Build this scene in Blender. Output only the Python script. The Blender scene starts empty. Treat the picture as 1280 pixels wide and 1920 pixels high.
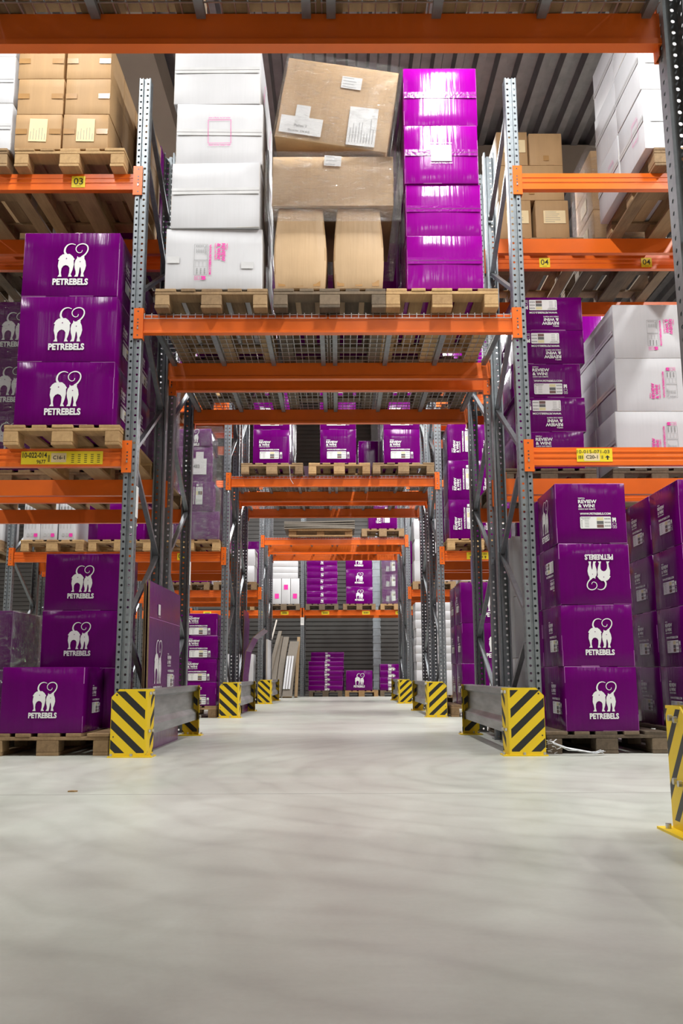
import bpy, bmesh, math, random
from mathutils import Matrix, Vector
PI = math.pi
S = bpy.context.scene
COL = S.collection
rnd = random.Random(7)

# ------------------------------------------------------------------ camera, exposure, light
cam = bpy.data.cameras.new('camera'); cam.sensor_fit = 'VERTICAL'; cam.sensor_height = 36.0
cam.lens = 1680.0 / 1920.0 * 36.0; cam.clip_start = 0.05; cam.clip_end = 100
co = bpy.data.objects.new('camera', cam); COL.objects.link(co)
co.matrix_world = Matrix.Translation((0.071, 0, 0.52)) @ Matrix.Rotation(-.0036, 4, 'Z') @ \
    Matrix.Rotation(PI/2 + math.atan(305/1680.), 4, 'X') @ Matrix.Rotation(-.0035, 4, 'Z')
S.camera = co
vs = S.view_settings
S.display_settings.display_device = 'sRGB'
vs.view_transform = 'Standard'; vs.look = 'None'; vs.gamma = 1; vs.use_curve_mapping = False
vs.exposure = -0.42
w = bpy.data.worlds.new('world'); S.world = w; w.use_nodes = True
w.node_tree.nodes['Background'].inputs[0].default_value = (.85, .95, 1, 1)
w.node_tree.nodes['Background'].inputs[1].default_value = 0.05
LAMP_POWER = 240
def lamp(x, y, z, ln, p):
    l = bpy.data.lights.new('aisle_lamp', 'AREA'); l.shape = 'RECTANGLE'
    l.size = .16; l.size_y = ln; l.energy = p; l.color = (1, 1, .97)
    o = bpy.data.objects.new('aisle_lamp', l); COL.objects.link(o); o.location = (x, y, z)
for ly, k in ((-1.6, .25), (4.35, 1.0), (9.75, 1.0), (15.1, 1.0), (20.4, 1.0)):
    for lx, q in ((-5.2, .8), (-2.1, .62), (1.0, 1.12), (4.1, 1.15), (7.2, .8)):
        lamp(lx, ly, 6.05, 2.4, LAMP_POWER*k*q)

# ------------------------------------------------------------------ helpers
def empty(name, loc, rz=0):
    o = bpy.data.objects.new(name, None); COL.objects.link(o); o.empty_display_size = .1
    o.location = loc; o.rotation_euler = (0, 0, rz); return o
def tag(o, label, cat, group=None):
    o['label'] = label; o['category'] = cat
    if group: o['group'] = group
    return o
class MB:
    def __init__(s): s.bm = bmesh.new()
    def box(s, x0, x1, y0, y1, z0, z1, m=0):
        v = [s.bm.verts.new((x, y, z)) for x in (x0, x1) for y in (y0, y1) for z in (z0, z1)]
        for q in ((0, 1, 3, 2), (4, 6, 7, 5), (0, 4, 5, 1), (2, 3, 7, 6), (0, 2, 6, 4), (1, 5, 7, 3)):
            f = s.bm.faces.new([v[i] for i in q]); f.material_index = m
        return v
    def prism(s, pts, axis, a, b, m=0):
        """closed polygon extruded along an axis; pts are the two other coordinates in xyz order"""
        def P(p, t):
            return {'x': (t, p[0], p[1]), 'y': (p[0], t, p[1]), 'z': (p[0], p[1], t)}[axis]
        A = [s.bm.verts.new(P(p, a)) for p in pts]; B = [s.bm.verts.new(P(p, b)) for p in pts]
        n = len(pts); fs = []
        for i in range(n):
            fs.append(s.bm.faces.new((A[i], A[(i+1) % n], B[(i+1) % n], B[i])))
        fs.append(s.bm.faces.new(A)); fs.append(s.bm.faces.new(B))
        for f in fs: f.material_index = m
        return A + B
    def bar(s, p, q, wd, hd, up=(0, 0, 1), m=0):
        p, q = Vector(p), Vector(q); d = (q-p).normalized(); up = Vector(up)
        a = d.cross(up)
        if a.length < 1e-4: a = d.cross(Vector((1, 0, 0)))
        a.normalize(); b = a.cross(d)
        c = [(-1, -1), (1, -1), (1, 1), (-1, 1)]
        A = [s.bm.verts.new(p + a*(i*wd/2) + b*(j*hd/2)) for i, j in c]
        B = [s.bm.verts.new(q + a*(i*wd/2) + b*(j*hd/2)) for i, j in c]
        for i in range(4):
            f = s.bm.faces.new((A[i], A[(i+1) % 4], B[(i+1) % 4], B[i])); f.material_index = m
        for L in (A, B):
            f = s.bm.faces.new(L); f.material_index = m
    def disc(s, c, r, n=8, axis='y', m=0):
        vs_ = []
        for i in range(n):
            a = 2*PI*i/n; u, v = r*math.cos(a), r*math.sin(a)
            vs_.append(s.bm.verts.new({'y': (c[0]+u, c[1], c[2]+v), 'x': (c[0], c[1]+u, c[2]+v), 'z': (c[0]+u, c[1]+v, c[2])}[axis]))
        f = s.bm.faces.new(vs_); f.material_index = m
    def cyl(s, c, r, h, axis='z', n=10, m=0):
        pts = [(r*math.cos(2*PI*i/n), r*math.sin(2*PI*i/n)) for i in range(n)]
        k = 'xyz'.index(axis); o = [c[i] for i in range(3) if i != k]
        s.prism([(p[0]+o[0], p[1]+o[1]) for p in pts], axis, c[k], c[k]+h, m)
    def mesh(s, name, mats, smooth=False):
        bmesh.ops.recalc_face_normals(s.bm, faces=s.bm.faces)
        me = bpy.data.meshes.new(name); s.bm.to_mesh(me); s.bm.free()
        for m in (mats if isinstance(mats, (list, tuple)) else [mats]): me.materials.append(m)
        if smooth:
            for p in me.polygons: p.use_smooth = True
        return me
    def build(s, name, mats, parent=None, loc=(0, 0, 0), smooth=False):
        return link(name, s.mesh(name, mats, smooth), parent, loc)
def link(name, me, parent=None, loc=(0, 0, 0), mat=None):
    o = bpy.data.objects.new(name, me); COL.objects.link(o)
    if parent: o.parent = parent
    if mat is not None: o.matrix_local = mat
    else: o.location = loc
    return o
def copy_tree(o, parent=None):
    c = o.copy(); COL.objects.link(c)
    if parent: c.parent = parent
    for ch in list(o.children): copy_tree(ch, c)
    return c
def struct(o):
    o['kind'] = 'structure'; return o

# ------------------------------------------------------------------ materials
def new(name):
    m = bpy.data.materials.new(name); m.use_nodes = True
    nt = m.node_tree; return m, nt, nt.nodes, nt.nodes['Principled BSDF']
def L(nt, a, b): nt.links.new(a, b)
def math_n(nt, op, a, b=None, c=None):
    n = nt.nodes.new('ShaderNodeMath'); n.operation = op
    for i, v in enumerate((a, b, c)):
        if v is None: continue
        if isinstance(v, (int, float)): n.inputs[i].default_value = v
        else: nt.links.new(v, n.inputs[i])
    return n.outputs[0]
def coords(nt, scale=(1, 1, 1), kind='Object'):
    t = nt.nodes.new('ShaderNodeTexCoord'); mp = nt.nodes.new('ShaderNodeMapping')
    mp.inputs['Scale'].default_value = scale; L(nt, t.outputs[kind], mp.inputs[0]); return mp.outputs[0]
def noise(nt, scale, vec, detail=4, rough=.55, dist=0):
    n = nt.nodes.new('ShaderNodeTexNoise'); n.inputs['Scale'].default_value = scale
    n.inputs['Detail'].default_value = detail; n.inputs['Roughness'].default_value = rough
    n.inputs['Distortion'].default_value = dist; L(nt, vec, n.inputs['Vector']); return n.outputs['Fac']
def ramp(nt, fac, stops):
    r = nt.nodes.new('ShaderNodeValToRGB'); e = r.color_ramp.elements
    while len(e) < len(stops): e.new(.5)
    for i, (p, c) in enumerate(stops): e[i].position = p; e[i].color = (*c, 1)
    L(nt, fac, r.inputs[0]); return r.outputs[0]
def bump(nt, h, strength, dist=.01):
    b = nt.nodes.new('ShaderNodeBump'); b.inputs['Strength'].default_value = strength
    b.inputs['Distance'].default_value = dist; L(nt, h, b.inputs['Height']); return b.outputs[0]
def scale_col(c, k): return tuple(min(1, x*k) for x in c)
def simple(name, col, rough=.5, metal=0, var=.12, sc=8, stretch=(1, 1, 1), bmp=0, spec=.5, coat=0):
    m, nt, N, P = new(name)
    v = coords(nt, stretch); f = noise(nt, sc, v)
    L(nt, ramp(nt, f, [(.3, scale_col(col, 1-var)), (.7, scale_col(col, 1+var))]), P.inputs['Base Color'])
    P.inputs['Roughness'].default_value = rough; P.inputs['Metallic'].default_value = metal
    P.inputs['Specular IOR Level'].default_value = spec
    if coat: P.inputs['Coat Weight'].default_value = coat; P.inputs['Coat Roughness'].default_value = .18
    if bmp: L(nt, bump(nt, f, bmp), P.inputs['Normal'])
    return m
def flat(name, col, rough=.5):
    m, nt, N, P = new(name); P.inputs['Base Color'].default_value = (*col, 1); P.inputs['Roughness'].default_value = rough
    return m
def carton_mat(name, col, rough, var, spec=.5, streak=.12):
    m, nt, N, P = new(name)
    v1 = coords(nt); v2 = coords(nt, (26, 26, 1.6)); v3 = coords(nt, (1, 1, 1))
    f1 = noise(nt, 3.2, v1); f2 = noise(nt, 1.5, v2, 2)
    info = nt.nodes.new('ShaderNodeObjectInfo')
    t = math_n(nt, 'ADD', math_n(nt, 'MULTIPLY', f1, .7), math_n(nt, 'MULTIPLY', f2, .3))
    t = math_n(nt, 'ADD', t, math_n(nt, 'MULTIPLY', math_n(nt, 'SUBTRACT', info.outputs['Random'], .5), .18))
    L(nt, ramp(nt, t, [(.25, scale_col(col, 1-var)), (.75, scale_col(col, 1+var))]), P.inputs['Base Color'])
    L(nt, math_n(nt, 'ADD', rough - .08, math_n(nt, 'MULTIPLY', f1, .16)), P.inputs['Roughness'])
    P.inputs['Specular IOR Level'].default_value = spec
    h = math_n(nt, 'ADD', f2, math_n(nt, 'MULTIPLY', f1, 1.5))
    L(nt, bump(nt, h, streak, .006), P.inputs['Normal'])
    return m
M = {}
M['purple'] = carton_mat('purple_carton', (.122, .0003, .128), .2, .14, .18, .3)
M['magenta'] = carton_mat('lit_purple_carton', (.27, .0008, .26), .17, .10, .4, .3); M['magenta_edge'] = flat('worn_lit_purple_edge', (.55, .2, .52), .6)  # the purple carton again, strong lamp light put into a brighter colour
M['purple_edge'] = flat('worn_purple_edge', (.42, .17, .42), .6)
M['white'] = carton_mat('white_carton', (.585, .585, .61), .5, .05, .3, .15)
M['white_edge'] = flat('worn_white_edge', (.6, .55, .5), .7)
M['kraft'] = carton_mat('kraft_carton', (.44, .27, .13), .62, .12, .3, .2)
M['kraft_pale'] = carton_mat('hazed_kraft_carton', (.54, .37, .215), .5, .10, .35, .35); M['kraft_pale_edge'] = flat('worn_hazed_kraft_edge', (.42, .27, .14), .8)  # kraft lightened in colour to carry the haze and glare of its film
M['kraft_edge'] = flat('worn_kraft_edge', (.36, .21, .10), .8)
M['raw_edge'] = simple('corrugated_edge', (.30, .205, .11), .85, sc=60)
M['grey_card'] = carton_mat('grey_board', (.20, .175, .145), .7, .15, .3, .2)
M['ink_white'] = flat('white_ink', (.82, .82, .82), .45)
M['ink_pink'] = flat('pink_ink', (.80, .03, .36), .5)
M['ink_grey'] = flat('grey_ink', (.22, .22, .22), .6)
M['ink_black'] = flat('black_ink', (.02, .02, .02), .6)
M['ink_purple'] = flat('purple_dot', (.16, .002, .16), .5)
M['chip_sand'] = flat('sand_swatch', (.72, .66, .38), .5)
M['chip_slate'] = flat('slate_swatch', (.12, .12, .12), .5)
M['chip_brown'] = flat('brown_swatch', (.17, .09, .08), .5)
M['paper'] = simple('paper_white', (.80, .80, .80), .6, var=.03)
M['paper_yellow'] = simple('paper_manila', (.78, .62, .36), .7, var=.04)
M['tag_yellow'] = simple('tag_yellow', (.85, .66, .02), .45, var=.06)
M['tape'] = simple('brown_tape', (.40, .22, .085), .25, var=.1)
M['tape_clear'] = simple('clear_tape', (.62, .62, .63), .22, var=.06)
M['seam'] = flat('seam_shadow_gap', (.10, .08, .08), .9)
M['orange'] = simple('orange_paint', (.80, .145, .012), .32, var=.08, sc=3, spec=.5)
M['galv'] = simple('galvanised_steel', (.26, .28, .30), .42, .7, .14, 22)
M['galv_rail'] = simple('galvanised_rail', (.36, .37, .38), .42, .7, .25, 6, (1, .35, 3))
M['steel_dark'] = simple('dark_steel', (.10, .10, .11), .4, .7, .2, 10)
M['wire'] = simple('zinc_wire', (.55, .56, .58), .35, .85, .1, 10)
M['bolt'] = simple('bolt_steel', (.6, .6, .6), .3, .9, .1)
M['strap'] = simple('white_plastic_strap', (.75, .77, .80), .3, var=.1)

def wood(name, a, b):
    m, nt, N, P = new(name)
    v = coords(nt, (14, 1.2, 14)); f = noise(nt, 2.2, v, 6, .65, .6); f2 = noise(nt, 5, coords(nt), 3)
    info = nt.nodes.new('ShaderNodeObjectInfo')
    t = math_n(nt, 'ADD', math_n(nt, 'MULTIPLY', f, .65), math_n(nt, 'MULTIPLY', f2, .35))
    t = math_n(nt, 'ADD', t, math_n(nt, 'MULTIPLY', math_n(nt, 'SUBTRACT', info.outputs['Random'], .5), .35))
    L(nt, ramp(nt, t, [(.22, a), (.78, b)]), P.inputs['Base Color'])
    P.inputs['Roughness'].default_value = .8
    L(nt, bump(nt, f, .35, .004), P.inputs['Normal'])
    return m
M['wood_light'] = wood('pale_pallet_wood', (.26, .145, .06), (.56, .36, .165))
M['wood'] = wood('pallet_wood', (.15, .09, .045), (.40, .26, .13))
M['wood_dark'] = wood('aged_shaded_pallet_wood', (.065, .048, .032), (.21, .15, .095))  # aged wood, darkened further to carry the shade on upper pallets

def post_mat():
    m, nt, N, P = new('perforated_galvanised_post')
    t = nt.nodes.new('ShaderNodeTexCoord'); sp = nt.nodes.new('ShaderNodeSeparateXYZ'); L(nt, t.outputs['Object'], sp.inputs[0])
    X, Y, Z = sp.outputs; ax = math_n(nt, 'ABSOLUTE', X)
    zz = math_n(nt, 'SUBTRACT', math_n(nt, 'FLOORED_MODULO', Z, .05), .025)
    def circ(a, r):
        d = math_n(nt, 'SQRT', math_n(nt, 'ADD', math_n(nt, 'MULTIPLY', a, a), math_n(nt, 'MULTIPLY', zz, zz)))
        return math_n(nt, 'LESS_THAN', d, r)
    h1 = math_n(nt, 'MULTIPLY', circ(math_n(nt, 'SUBTRACT', ax, .0245), .0085), math_n(nt, 'LESS_THAN', Y, .0045))
    h2 = math_n(nt, 'MULTIPLY', circ(math_n(nt, 'SUBTRACT', Y, .042), .0085), math_n(nt, 'GREATER_THAN', ax, .040))
    h = math_n(nt, 'MAXIMUM', h1, h2)
    f = noise(nt, 25, coords(nt)); f2 = noise(nt, 2, coords(nt, (1, 1, .5)))
    L(nt, ramp(nt, math_n(nt, 'ADD', math_n(nt, 'MULTIPLY', f, .5), math_n(nt, 'MULTIPLY', f2, .5)),
               [(.3, (.20, .225, .245)), (.7, (.33, .36, .385))]), P.inputs['Base Color'])
    P.inputs['Metallic'].default_value = .65; P.inputs['Roughness'].default_value = .43
    tr = nt.nodes.new('ShaderNodeBsdfTransparent'); mx = nt.nodes.new('ShaderNodeMixShader')
    L(nt, h, mx.inputs[0]); L(nt, P.outputs[0], mx.inputs[1]); L(nt, tr.outputs[0], mx.inputs[2])
    L(nt, mx.outputs[0], N['Material Output'].inputs['Surface'])
    return m
M['post'] = post_mat()

def film_mat(name, base, rough, sc):
    m, nt, N, P = new(name); N.remove(P)
    tr = nt.nodes.new('ShaderNodeBsdfTransparent'); tr.inputs[0].default_value = (.97, .97, .98, 1)
    gl = nt.nodes.new('ShaderNodeBsdfGlossy'); gl.inputs['Roughness'].default_value = rough
    f = noise(nt, sc, coords(nt, (1, 1, 3.5)), 5, .6, 1.2)
    b = bump(nt, f, 1, .05); L(nt, b, gl.inputs['Normal'])
    lw = nt.nodes.new('ShaderNodeLayerWeight'); lw.inputs[0].default_value = .35
    mr = nt.nodes.new('ShaderNodeMapRange'); mr.inputs['From Min'].default_value = .5; mr.inputs['From Max'].default_value = .78; L(nt, f, mr.inputs['Value'])
    st = math_n(nt, 'MULTIPLY', mr.outputs[0], .4)
    fac = math_n(nt, 'ADD', math_n(nt, 'ADD', math_n(nt, 'MULTIPLY', lw.outputs['Fresnel'], .45), base), st)
    mx = nt.nodes.new('ShaderNodeMixShader'); L(nt, fac, mx.inputs[0]); L(nt, tr.outputs[0], mx.inputs[1]); L(nt, gl.outputs[0], mx.inputs[2])
    L(nt, mx.outputs[0], N['Material Output'].inputs['Surface'])
    return m
M['film'] = film_mat('clear_stretch_film', .10, .14, 13)
M['film_heavy'] = film_mat('heavy_stretch_film', .10, .13, 14)

def stripe_mat(sign):
    m, nt, N, P = new('hazard_stripe_paint')
    t = nt.nodes.new('ShaderNodeTexCoord'); sp = nt.nodes.new('ShaderNodeSeparateXYZ'); L(nt, t.outputs['Object'], sp.inputs[0])
    X, Y, Z = sp.outputs
    u = math_n(nt, 'ADD', math_n(nt, 'MULTIPLY', X, sign*.92), math_n(nt, 'MULTIPLY', Y, -1.6))
    s = math_n(nt, 'FLOORED_MODULO', math_n(nt, 'ADD', math_n(nt, 'ADD', Z, u), .052), .128)
    k = math_n(nt, 'LESS_THAN', s, .058)
    k = math_n(nt, 'MULTIPLY', k, math_n(nt, 'GREATER_THAN', Z, .028))
    k = math_n(nt, 'MULTIPLY', k, math_n(nt, 'LESS_THAN', Z, .418))
    fold = math_n(nt, 'GREATER_THAN', math_n(nt, 'ABSOLUTE', math_n(nt, 'SUBTRACT', X, sign*.113)), .012)
    k = math_n(nt, 'MULTIPLY', k, fold)
    k = math_n(nt, 'MULTIPLY', k, math_n(nt, 'GREATER_THAN', math_n(nt, 'MULTIPLY', X, sign), -.118))
    n = noise(nt, 14, coords(nt)); wear = math_n(nt, 'GREATER_THAN', n, .70)
    mx = nt.nodes.new('ShaderNodeMix'); mx.data_type = 'RGBA'
    mx.inputs['A'].default_value = (.83, .58, .012, 1); mx.inputs['B'].default_value = (.018, .018, .018, 1)
    L(nt, k, mx.inputs['Factor'])
    m2 = nt.nodes.new('ShaderNodeMix'); m2.data_type = 'RGBA'; m2.inputs['B'].default_value = (.30, .22, .05, 1)
    L(nt, math_n(nt, 'MULTIPLY', wear, .5), m2.inputs['Factor']); L(nt, mx.outputs['Result'], m2.inputs['A'])
    L(nt, m2.outputs['Result'], P.inputs['Base Color']); P.inputs['Roughness'].default_value = .42
    return m
M['stripe_l'] = stripe_mat(1); M['stripe_r'] = stripe_mat(-1)
def stripe_side():
    m, nt, N, P = new('hazard_stripe_side')
    t = nt.nodes.new('ShaderNodeTexCoord'); sp = nt.nodes.new('ShaderNodeSeparateXYZ'); L(nt, t.outputs['Object'], sp.inputs[0])
    X, Y, Z = sp.outputs
    u = math_n(nt, 'SUBTRACT', math_n(nt, 'MULTIPLY', Y, 1.2), math_n(nt, 'MULTIPLY', X, 1.1))
    k = math_n(nt, 'LESS_THAN', math_n(nt, 'FLOORED_MODULO', math_n(nt, 'ADD', math_n(nt, 'ADD', Z, u), .045), .142), .052)
    k = math_n(nt, 'MULTIPLY', k, math_n(nt, 'GREATER_THAN', Z, .035))
    k = math_n(nt, 'MULTIPLY', k, math_n(nt, 'LESS_THAN', Z, .402))
    mx = nt.nodes.new('ShaderNodeMix'); mx.data_type = 'RGBA'
    mx.inputs['A'].default_value = (.83, .58, .012, 1); mx.inputs['B'].default_value = (.018, .018, .018, 1)
    L(nt, k, mx.inputs['Factor']); L(nt, mx.outputs['Result'], P.inputs['Base Color']); P.inputs['Roughness'].default_value = .42
    return m
M['yellow'] = simple('yellow_paint', (.83, .58, .012), .42, var=.08)

def floor_mat():
    m, nt, N, P = new('polished_concrete')
    v = coords(nt)
    big = noise(nt, .55, v, 5, .6, .8); mid = noise(nt, 2.3, coords(nt, (1, .7, 1)), 6, .65, 1.5); fine = noise(nt, 60, v, 2)
    t = nt.nodes.new('ShaderNodeTexCoord')
    streak = noise(nt, 1.0, coords(nt, (.5, 2.0, 1)), 6, .66, 1.6)          # tyre scuffs across the aisles
    arc = nt.nodes.new('ShaderNodeTexWave'); arc.wave_type = 'RINGS'; arc.rings_direction = 'SPHERICAL'
    mp = nt.nodes.new('ShaderNodeMapping'); mp.inputs['Location'].default_value = (-1.7, -5.2, 0)
    L(nt, t.outputs['Object'], mp.inputs[0]); L(nt, mp.outputs[0], arc.inputs['Vector'])
    arc.inputs['Scale'].default_value = 1.3; arc.inputs['Distortion'].default_value = 9; arc.inputs['Detail'].default_value = 4; arc.inputs['Detail Scale'].default_value = .6
    lane = nt.nodes.new('ShaderNodeSeparateXYZ'); L(nt, t.outputs['Object'], lane.inputs[0])
    g = math_n(nt, 'MULTIPLY', math_n(nt, 'MULTIPLY', lane.outputs[0], lane.outputs[0]), -1.3)
    lane_dark = math_n(nt, 'MULTIPLY', math_n(nt, 'MULTIPLY', math_n(nt, 'EXPONENT', g), .18), big)  # darker along the middle of the passage
    s = math_n(nt, 'ADD', math_n(nt, 'MULTIPLY', big, .50), math_n(nt, 'MULTIPLY', mid, .26))
    s = math_n(nt, 'ADD', s, math_n(nt, 'MULTIPLY', streak, .14))
    s = math_n(nt, 'ADD', s, math_n(nt, 'MULTIPLY', fine, .06))
    s = math_n(nt, 'SUBTRACT', math_n(nt, 'SUBTRACT', s, math_n(nt, 'MULTIPLY', math_n(nt, 'POWER', arc.outputs['Fac'], 5), .05)), lane_dark)
    hue = noise(nt, .8, coords(nt, (1, .6, 1)), 3, .5, .7)
    hk = math_n(nt, 'ADD', hue, math_n(nt, 'MULTIPLY', math_n(nt, 'EXPONENT', g), .14))
    hx = nt.nodes.new('ShaderNodeMapRange'); hx.inputs['From Min'].default_value = .42; hx.inputs['From Max'].default_value = .66; L(nt, hk, hx.inputs['Value'])
    mixc = nt.nodes.new('ShaderNodeMix'); mixc.data_type = 'RGBA'; L(nt, hx.outputs[0], mixc.inputs['Factor'])
    L(nt, ramp(nt, s, [(.22, (.33, .35, .305)), (.38, (.46, .48, .425)), (.56, (.60, .625, .565))]), mixc.inputs['A'])
    L(nt, ramp(nt, s, [(.22, (.325, .312, .29)), (.38, (.455, .447, .41)), (.56, (.60, .602, .56))]), mixc.inputs['B'])
    L(nt, mixc.outputs['Result'], P.inputs['Base Color'])
    L(nt, math_n(nt, 'ADD', .27, math_n(nt, 'MULTIPLY', mid, .2)), P.inputs['Roughness'])
    P.inputs['Specular IOR Level'].default_value = .45
    L(nt, bump(nt, mid, .03, .01), P.inputs['Normal'])
    return m
M['floor'] = floor_mat()
M['joint'] = flat('floor_joint', (.36, .345, .33), .8)
M['wall'] = simple('grey_wall_panel', (.10, .095, .092), .5, .2, .12, 2)
M['girder'] = simple('beige_concrete', (.36, .31, .26), .8, var=.06, sc=2)
M['deck'] = simple('galvanised_roof_deck', (.24, .23, .24), .38, .6, .15, 5)

# ------------------------------------------------------------------ setting
def slab(name, x0, x1, y0, y1, z0, z1, mat):
    b = MB(); b.box(x0, x1, y0, y1, z0, z1); return struct(b.build(name, mat))
XW, Y0, Y1, CZ = 9.5, -3.5, 24.6, 9.0
slab('floor', -XW, XW, Y0, Y1, -.12, 0, M['floor'])
b = MB(); b.box(-XW, XW, 4.135, 4.143, -.001, .0006); b.box(-XW, XW, 9.9, 9.908, -.001, .0006)
struct(b.build('trim_1', M['joint']))
slab('wall_left', -XW-.1, -XW, Y0, Y1, 0, CZ+.3, M['girder'])
slab('wall_right', XW, XW+.1, Y0, Y1, 0, CZ+.3, M['girder'])
slab('wall_front', -XW, XW, Y0-.1, Y0, 0, CZ+.3, M['girder'])
pts = [(Y1+.15, 0)]; z = 0                                          # ribbed back wall
while z < CZ+.2:
    pts += [(Y1, z), (Y1, z+.085), (Y1+.025, z+.09), (Y1+.025, z+.11)]; z += .115
pts += [(Y1+.15, z)]
b = MB(); b.prism(pts, 'x', -XW, XW); struct(b.build('wall_back', M['wall']))
pts = []; x = -XW                                                    # trapezoidal roof deck, ribs along the aisle
while x < XW-.01:
    pts += [(x, CZ), (x+.10, CZ), (x+.135, CZ+.14), (x+.265, CZ+.14), (x+.30, CZ)]; x += .304
b = MB(); b.prism(pts + [(XW, CZ+.3), (-XW, CZ+.3)], 'y', Y0, Y1); struct(b.build('ceiling', M['deck']))
slab('trim_2', -2.86, -2.33, Y0, 13.3, 8.53, CZ+.01, M['girder'])
slab('trim_3', -XW, XW, 13.3, 13.75, 8.42, CZ+.01, M['girder'])
b = MB(); b.box(1.0, 1.20, 24.38, 24.585, 0, CZ)
for k in range(40): b.box(.99, 1.21, 24.37, 24.40, .15+k*.2, .2+k*.2)
struct(b.build('trim_4', simple('blue_grey_column', (.36, .40, .44), .4, .5)))

# ------------------------------------------------------------------ rack parts
PX = 1.383                       # post centre line beside the tunnel
BAY = 2.77
HP = 4.975
def rowD(r): return .76 + 5.34*r
OFFB = 1.33                      # back rack of a double row starts this far behind its front rack
DEP = 1.07
w_, g_, d_ = .045, .008, .082    # post half width, groove half width, depth
outer = [(-w_+.012, d_), (-w_, d_), (-w_, .006), (-w_+.006, 0), (-g_-.003, 0), (-g_, .014), (g_, .014), (g_+.003, 0), (w_-.006, 0), (w_, .006), (w_, d_), (w_-.012, d_)]
inner = [(w_-.012, d_-.003), (w_-.003, d_-.003), (w_-.003, .008), (w_-.008, .003), (g_+.006, .003), (g_+.003, .017), (-g_-.003, .017), (-g_-.006, .003), (-w_+.008, .003), (-w_+.003, .008), (-w_+.003, d_-.003), (-w_+.012, d_-.003)]
def post_mesh(h):
    b = MB(); b.prism(outer+inner, 'z', 0, h); return b.mesh('post', M['post'])
POST = post_mesh(HP)
b = MB(); b.box(-.06, .06, -.02, .11, 0, .008); FOOT = b.mesh('foot_plate', M['galv'])
def brace_mesh(y0, z0, y1, z1):
    b = MB(); b.bar((0, y0, z0), (0, y1, z1), .028, .034, up=(1, 0, 0)); return b.mesh('brace', M['galv'])
nodesF = [.86, 2.06, 3.26, 4.46]; nodesR = [.26, 1.46, 2.66, 3.86]
BR = []
for i, zf in enumerate(nodesF):
    BR.append((.05, zf, DEP-.05, nodesR[i]))
    if i+1 < 4: BR.append((.05, zf, DEP-.05, nodesR[i+1]))
BR.append((.05, 4.86, DEP-.05, 4.36)); BR.append((.05, .26, DEP-.05, .26))
BRM = [brace_mesh(*a) for a in BR]
R180 = Matrix.Rotation(PI, 4, 'Z')
def frame(x, y, label, group, flip=False):
    o = empty('upright_frame', (x, y, 0))
    tag(o, label, 'rack frame', group)
    link('post', POST, o); link('post', POST, o, mat=Matrix.Translation((0, DEP, 0)) @ R180)
    link('foot_plate', FOOT, o); link('foot_plate', FOOT, o, mat=Matrix.Translation((0, DEP, 0)) @ R180)
    for m in BRM:
        if flip: link('brace', m, o, mat=Matrix.Translation((0, DEP, 0)) @ Matrix.Scale(-1, 4, (0, 1, 0)))
        else: link('brace', m, o)
    return o
STEP = [(0, 0), (0, .032), (.005, .036), (.005, .052), (0, .056), (0, .070), (.005, .074), (.005, .090), (0, .094), (0, .104), (.008, .108), (.008, .130), (.05, .130), (.05, 0)]
BOXB = [(0, 0), (0, .014), (.006, .018), (.006, .112), (.0, .116), (0, .118), (.022, .122), (.022, .140), (.045, .140), (.045, .030), (.055, .024), (.055, 0)]
def beam_mesh(prof, ln):
    b = MB(); b.prism(prof, 'x', -ln/2, ln/2); return b.mesh('beam_bar', M['orange'])
def conn_mesh():
    b = MB(); b.box(-.034, .034, -.004, .003, -.045, .185)
    b.box(-.034, -.030, -.004, .05, -.045, .185)
    for z in (-.02, .05, .075, .10, .16): b.disc((.004, -.0048, z), .006, 8, 'y', 1)
    b.box(-.001, .009, -.010, -.004, .025, .04, 2)
    return b.mesh('end_connector', [M['orange'], M['steel_dark'], M['bolt']])
CONN = conn_mesh()
INW = 2*(PX-w_)
BM = {'tunnel': beam_mesh(BOXB, INW), 'side': beam_mesh(STEP, BAY-2*w_)}
def beam(xc, y, top, kind, label, group=None, back=False):
    """front face at y; back=True turns it round so that its front looks away"""
    h = .14 if kind == 'tunnel' else .13
    ln = INW if kind == 'tunnel' else BAY-2*w_
    o = empty('rack_beam', (xc, y, top-h), PI if back else 0); tag(o, label, 'beam', group)
    link('beam_bar', BM[kind], o, (0, -.002, 0))
    for s in (1, -1):
        link('end_connector', CONN, o, mat=Matrix.Translation((s*(ln/2+.022), -.006, 0)) @ (Matrix.Identity(4) if s > 0 else Matrix.Scale(-1, 4, (1, 0, 0))))
    return o
LV1, LV2, TUN = 2.085, 4.185, 3.085
def deck_mesh(wd):
    b = MB(); fx = [-wd/2+.04+i*(wd-.08)/3 for i in range(4)]
    c = MB()
    for x in fx:
        c.prism([(x-.018, -.03), (x+.018, -.03), (x+.018, -.004), (x+.014, -.004), (x+.014, -.026), (x-.014, -.026), (x-.014, -.004), (x-.018, -.004)], 'y', .052, DEP-.052)
    n = int(wd/.052)
    for i in range(n+1):
        x = -wd/2+.004+i*(wd-.008)/n
        b.box(x-.0025, x+.0025, -.004, DEP+.004, .002, .007)
        b.box(x-.0025, x+.0025, -.007, -.003, -.035, .006)
        b.box(x-.0025, x+.0025, DEP+.003, DEP+.007, -.035, .006)
    for j in range(12):
        y = .01+j*(DEP-.02)/11; b.box(-wd/2, wd/2, y-.0025, y+.0025, -.003, .002)
    for y in (-.009, DEP+.005): b.box(-wd/2, wd/2, y, y+.004, -.036, -.031)
    return b.mesh('wire_grid', M['wire']), c.mesh('support_channel', M['galv'])
DW = 1.315
GRID, CHAN = deck_mesh(DW)
SIDE = {-1: 'left', 1: 'right'}
ROWN = {0: 'overhead row', 1: 'nearest row', 2: 'second row', 3: 'third row'}
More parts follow.
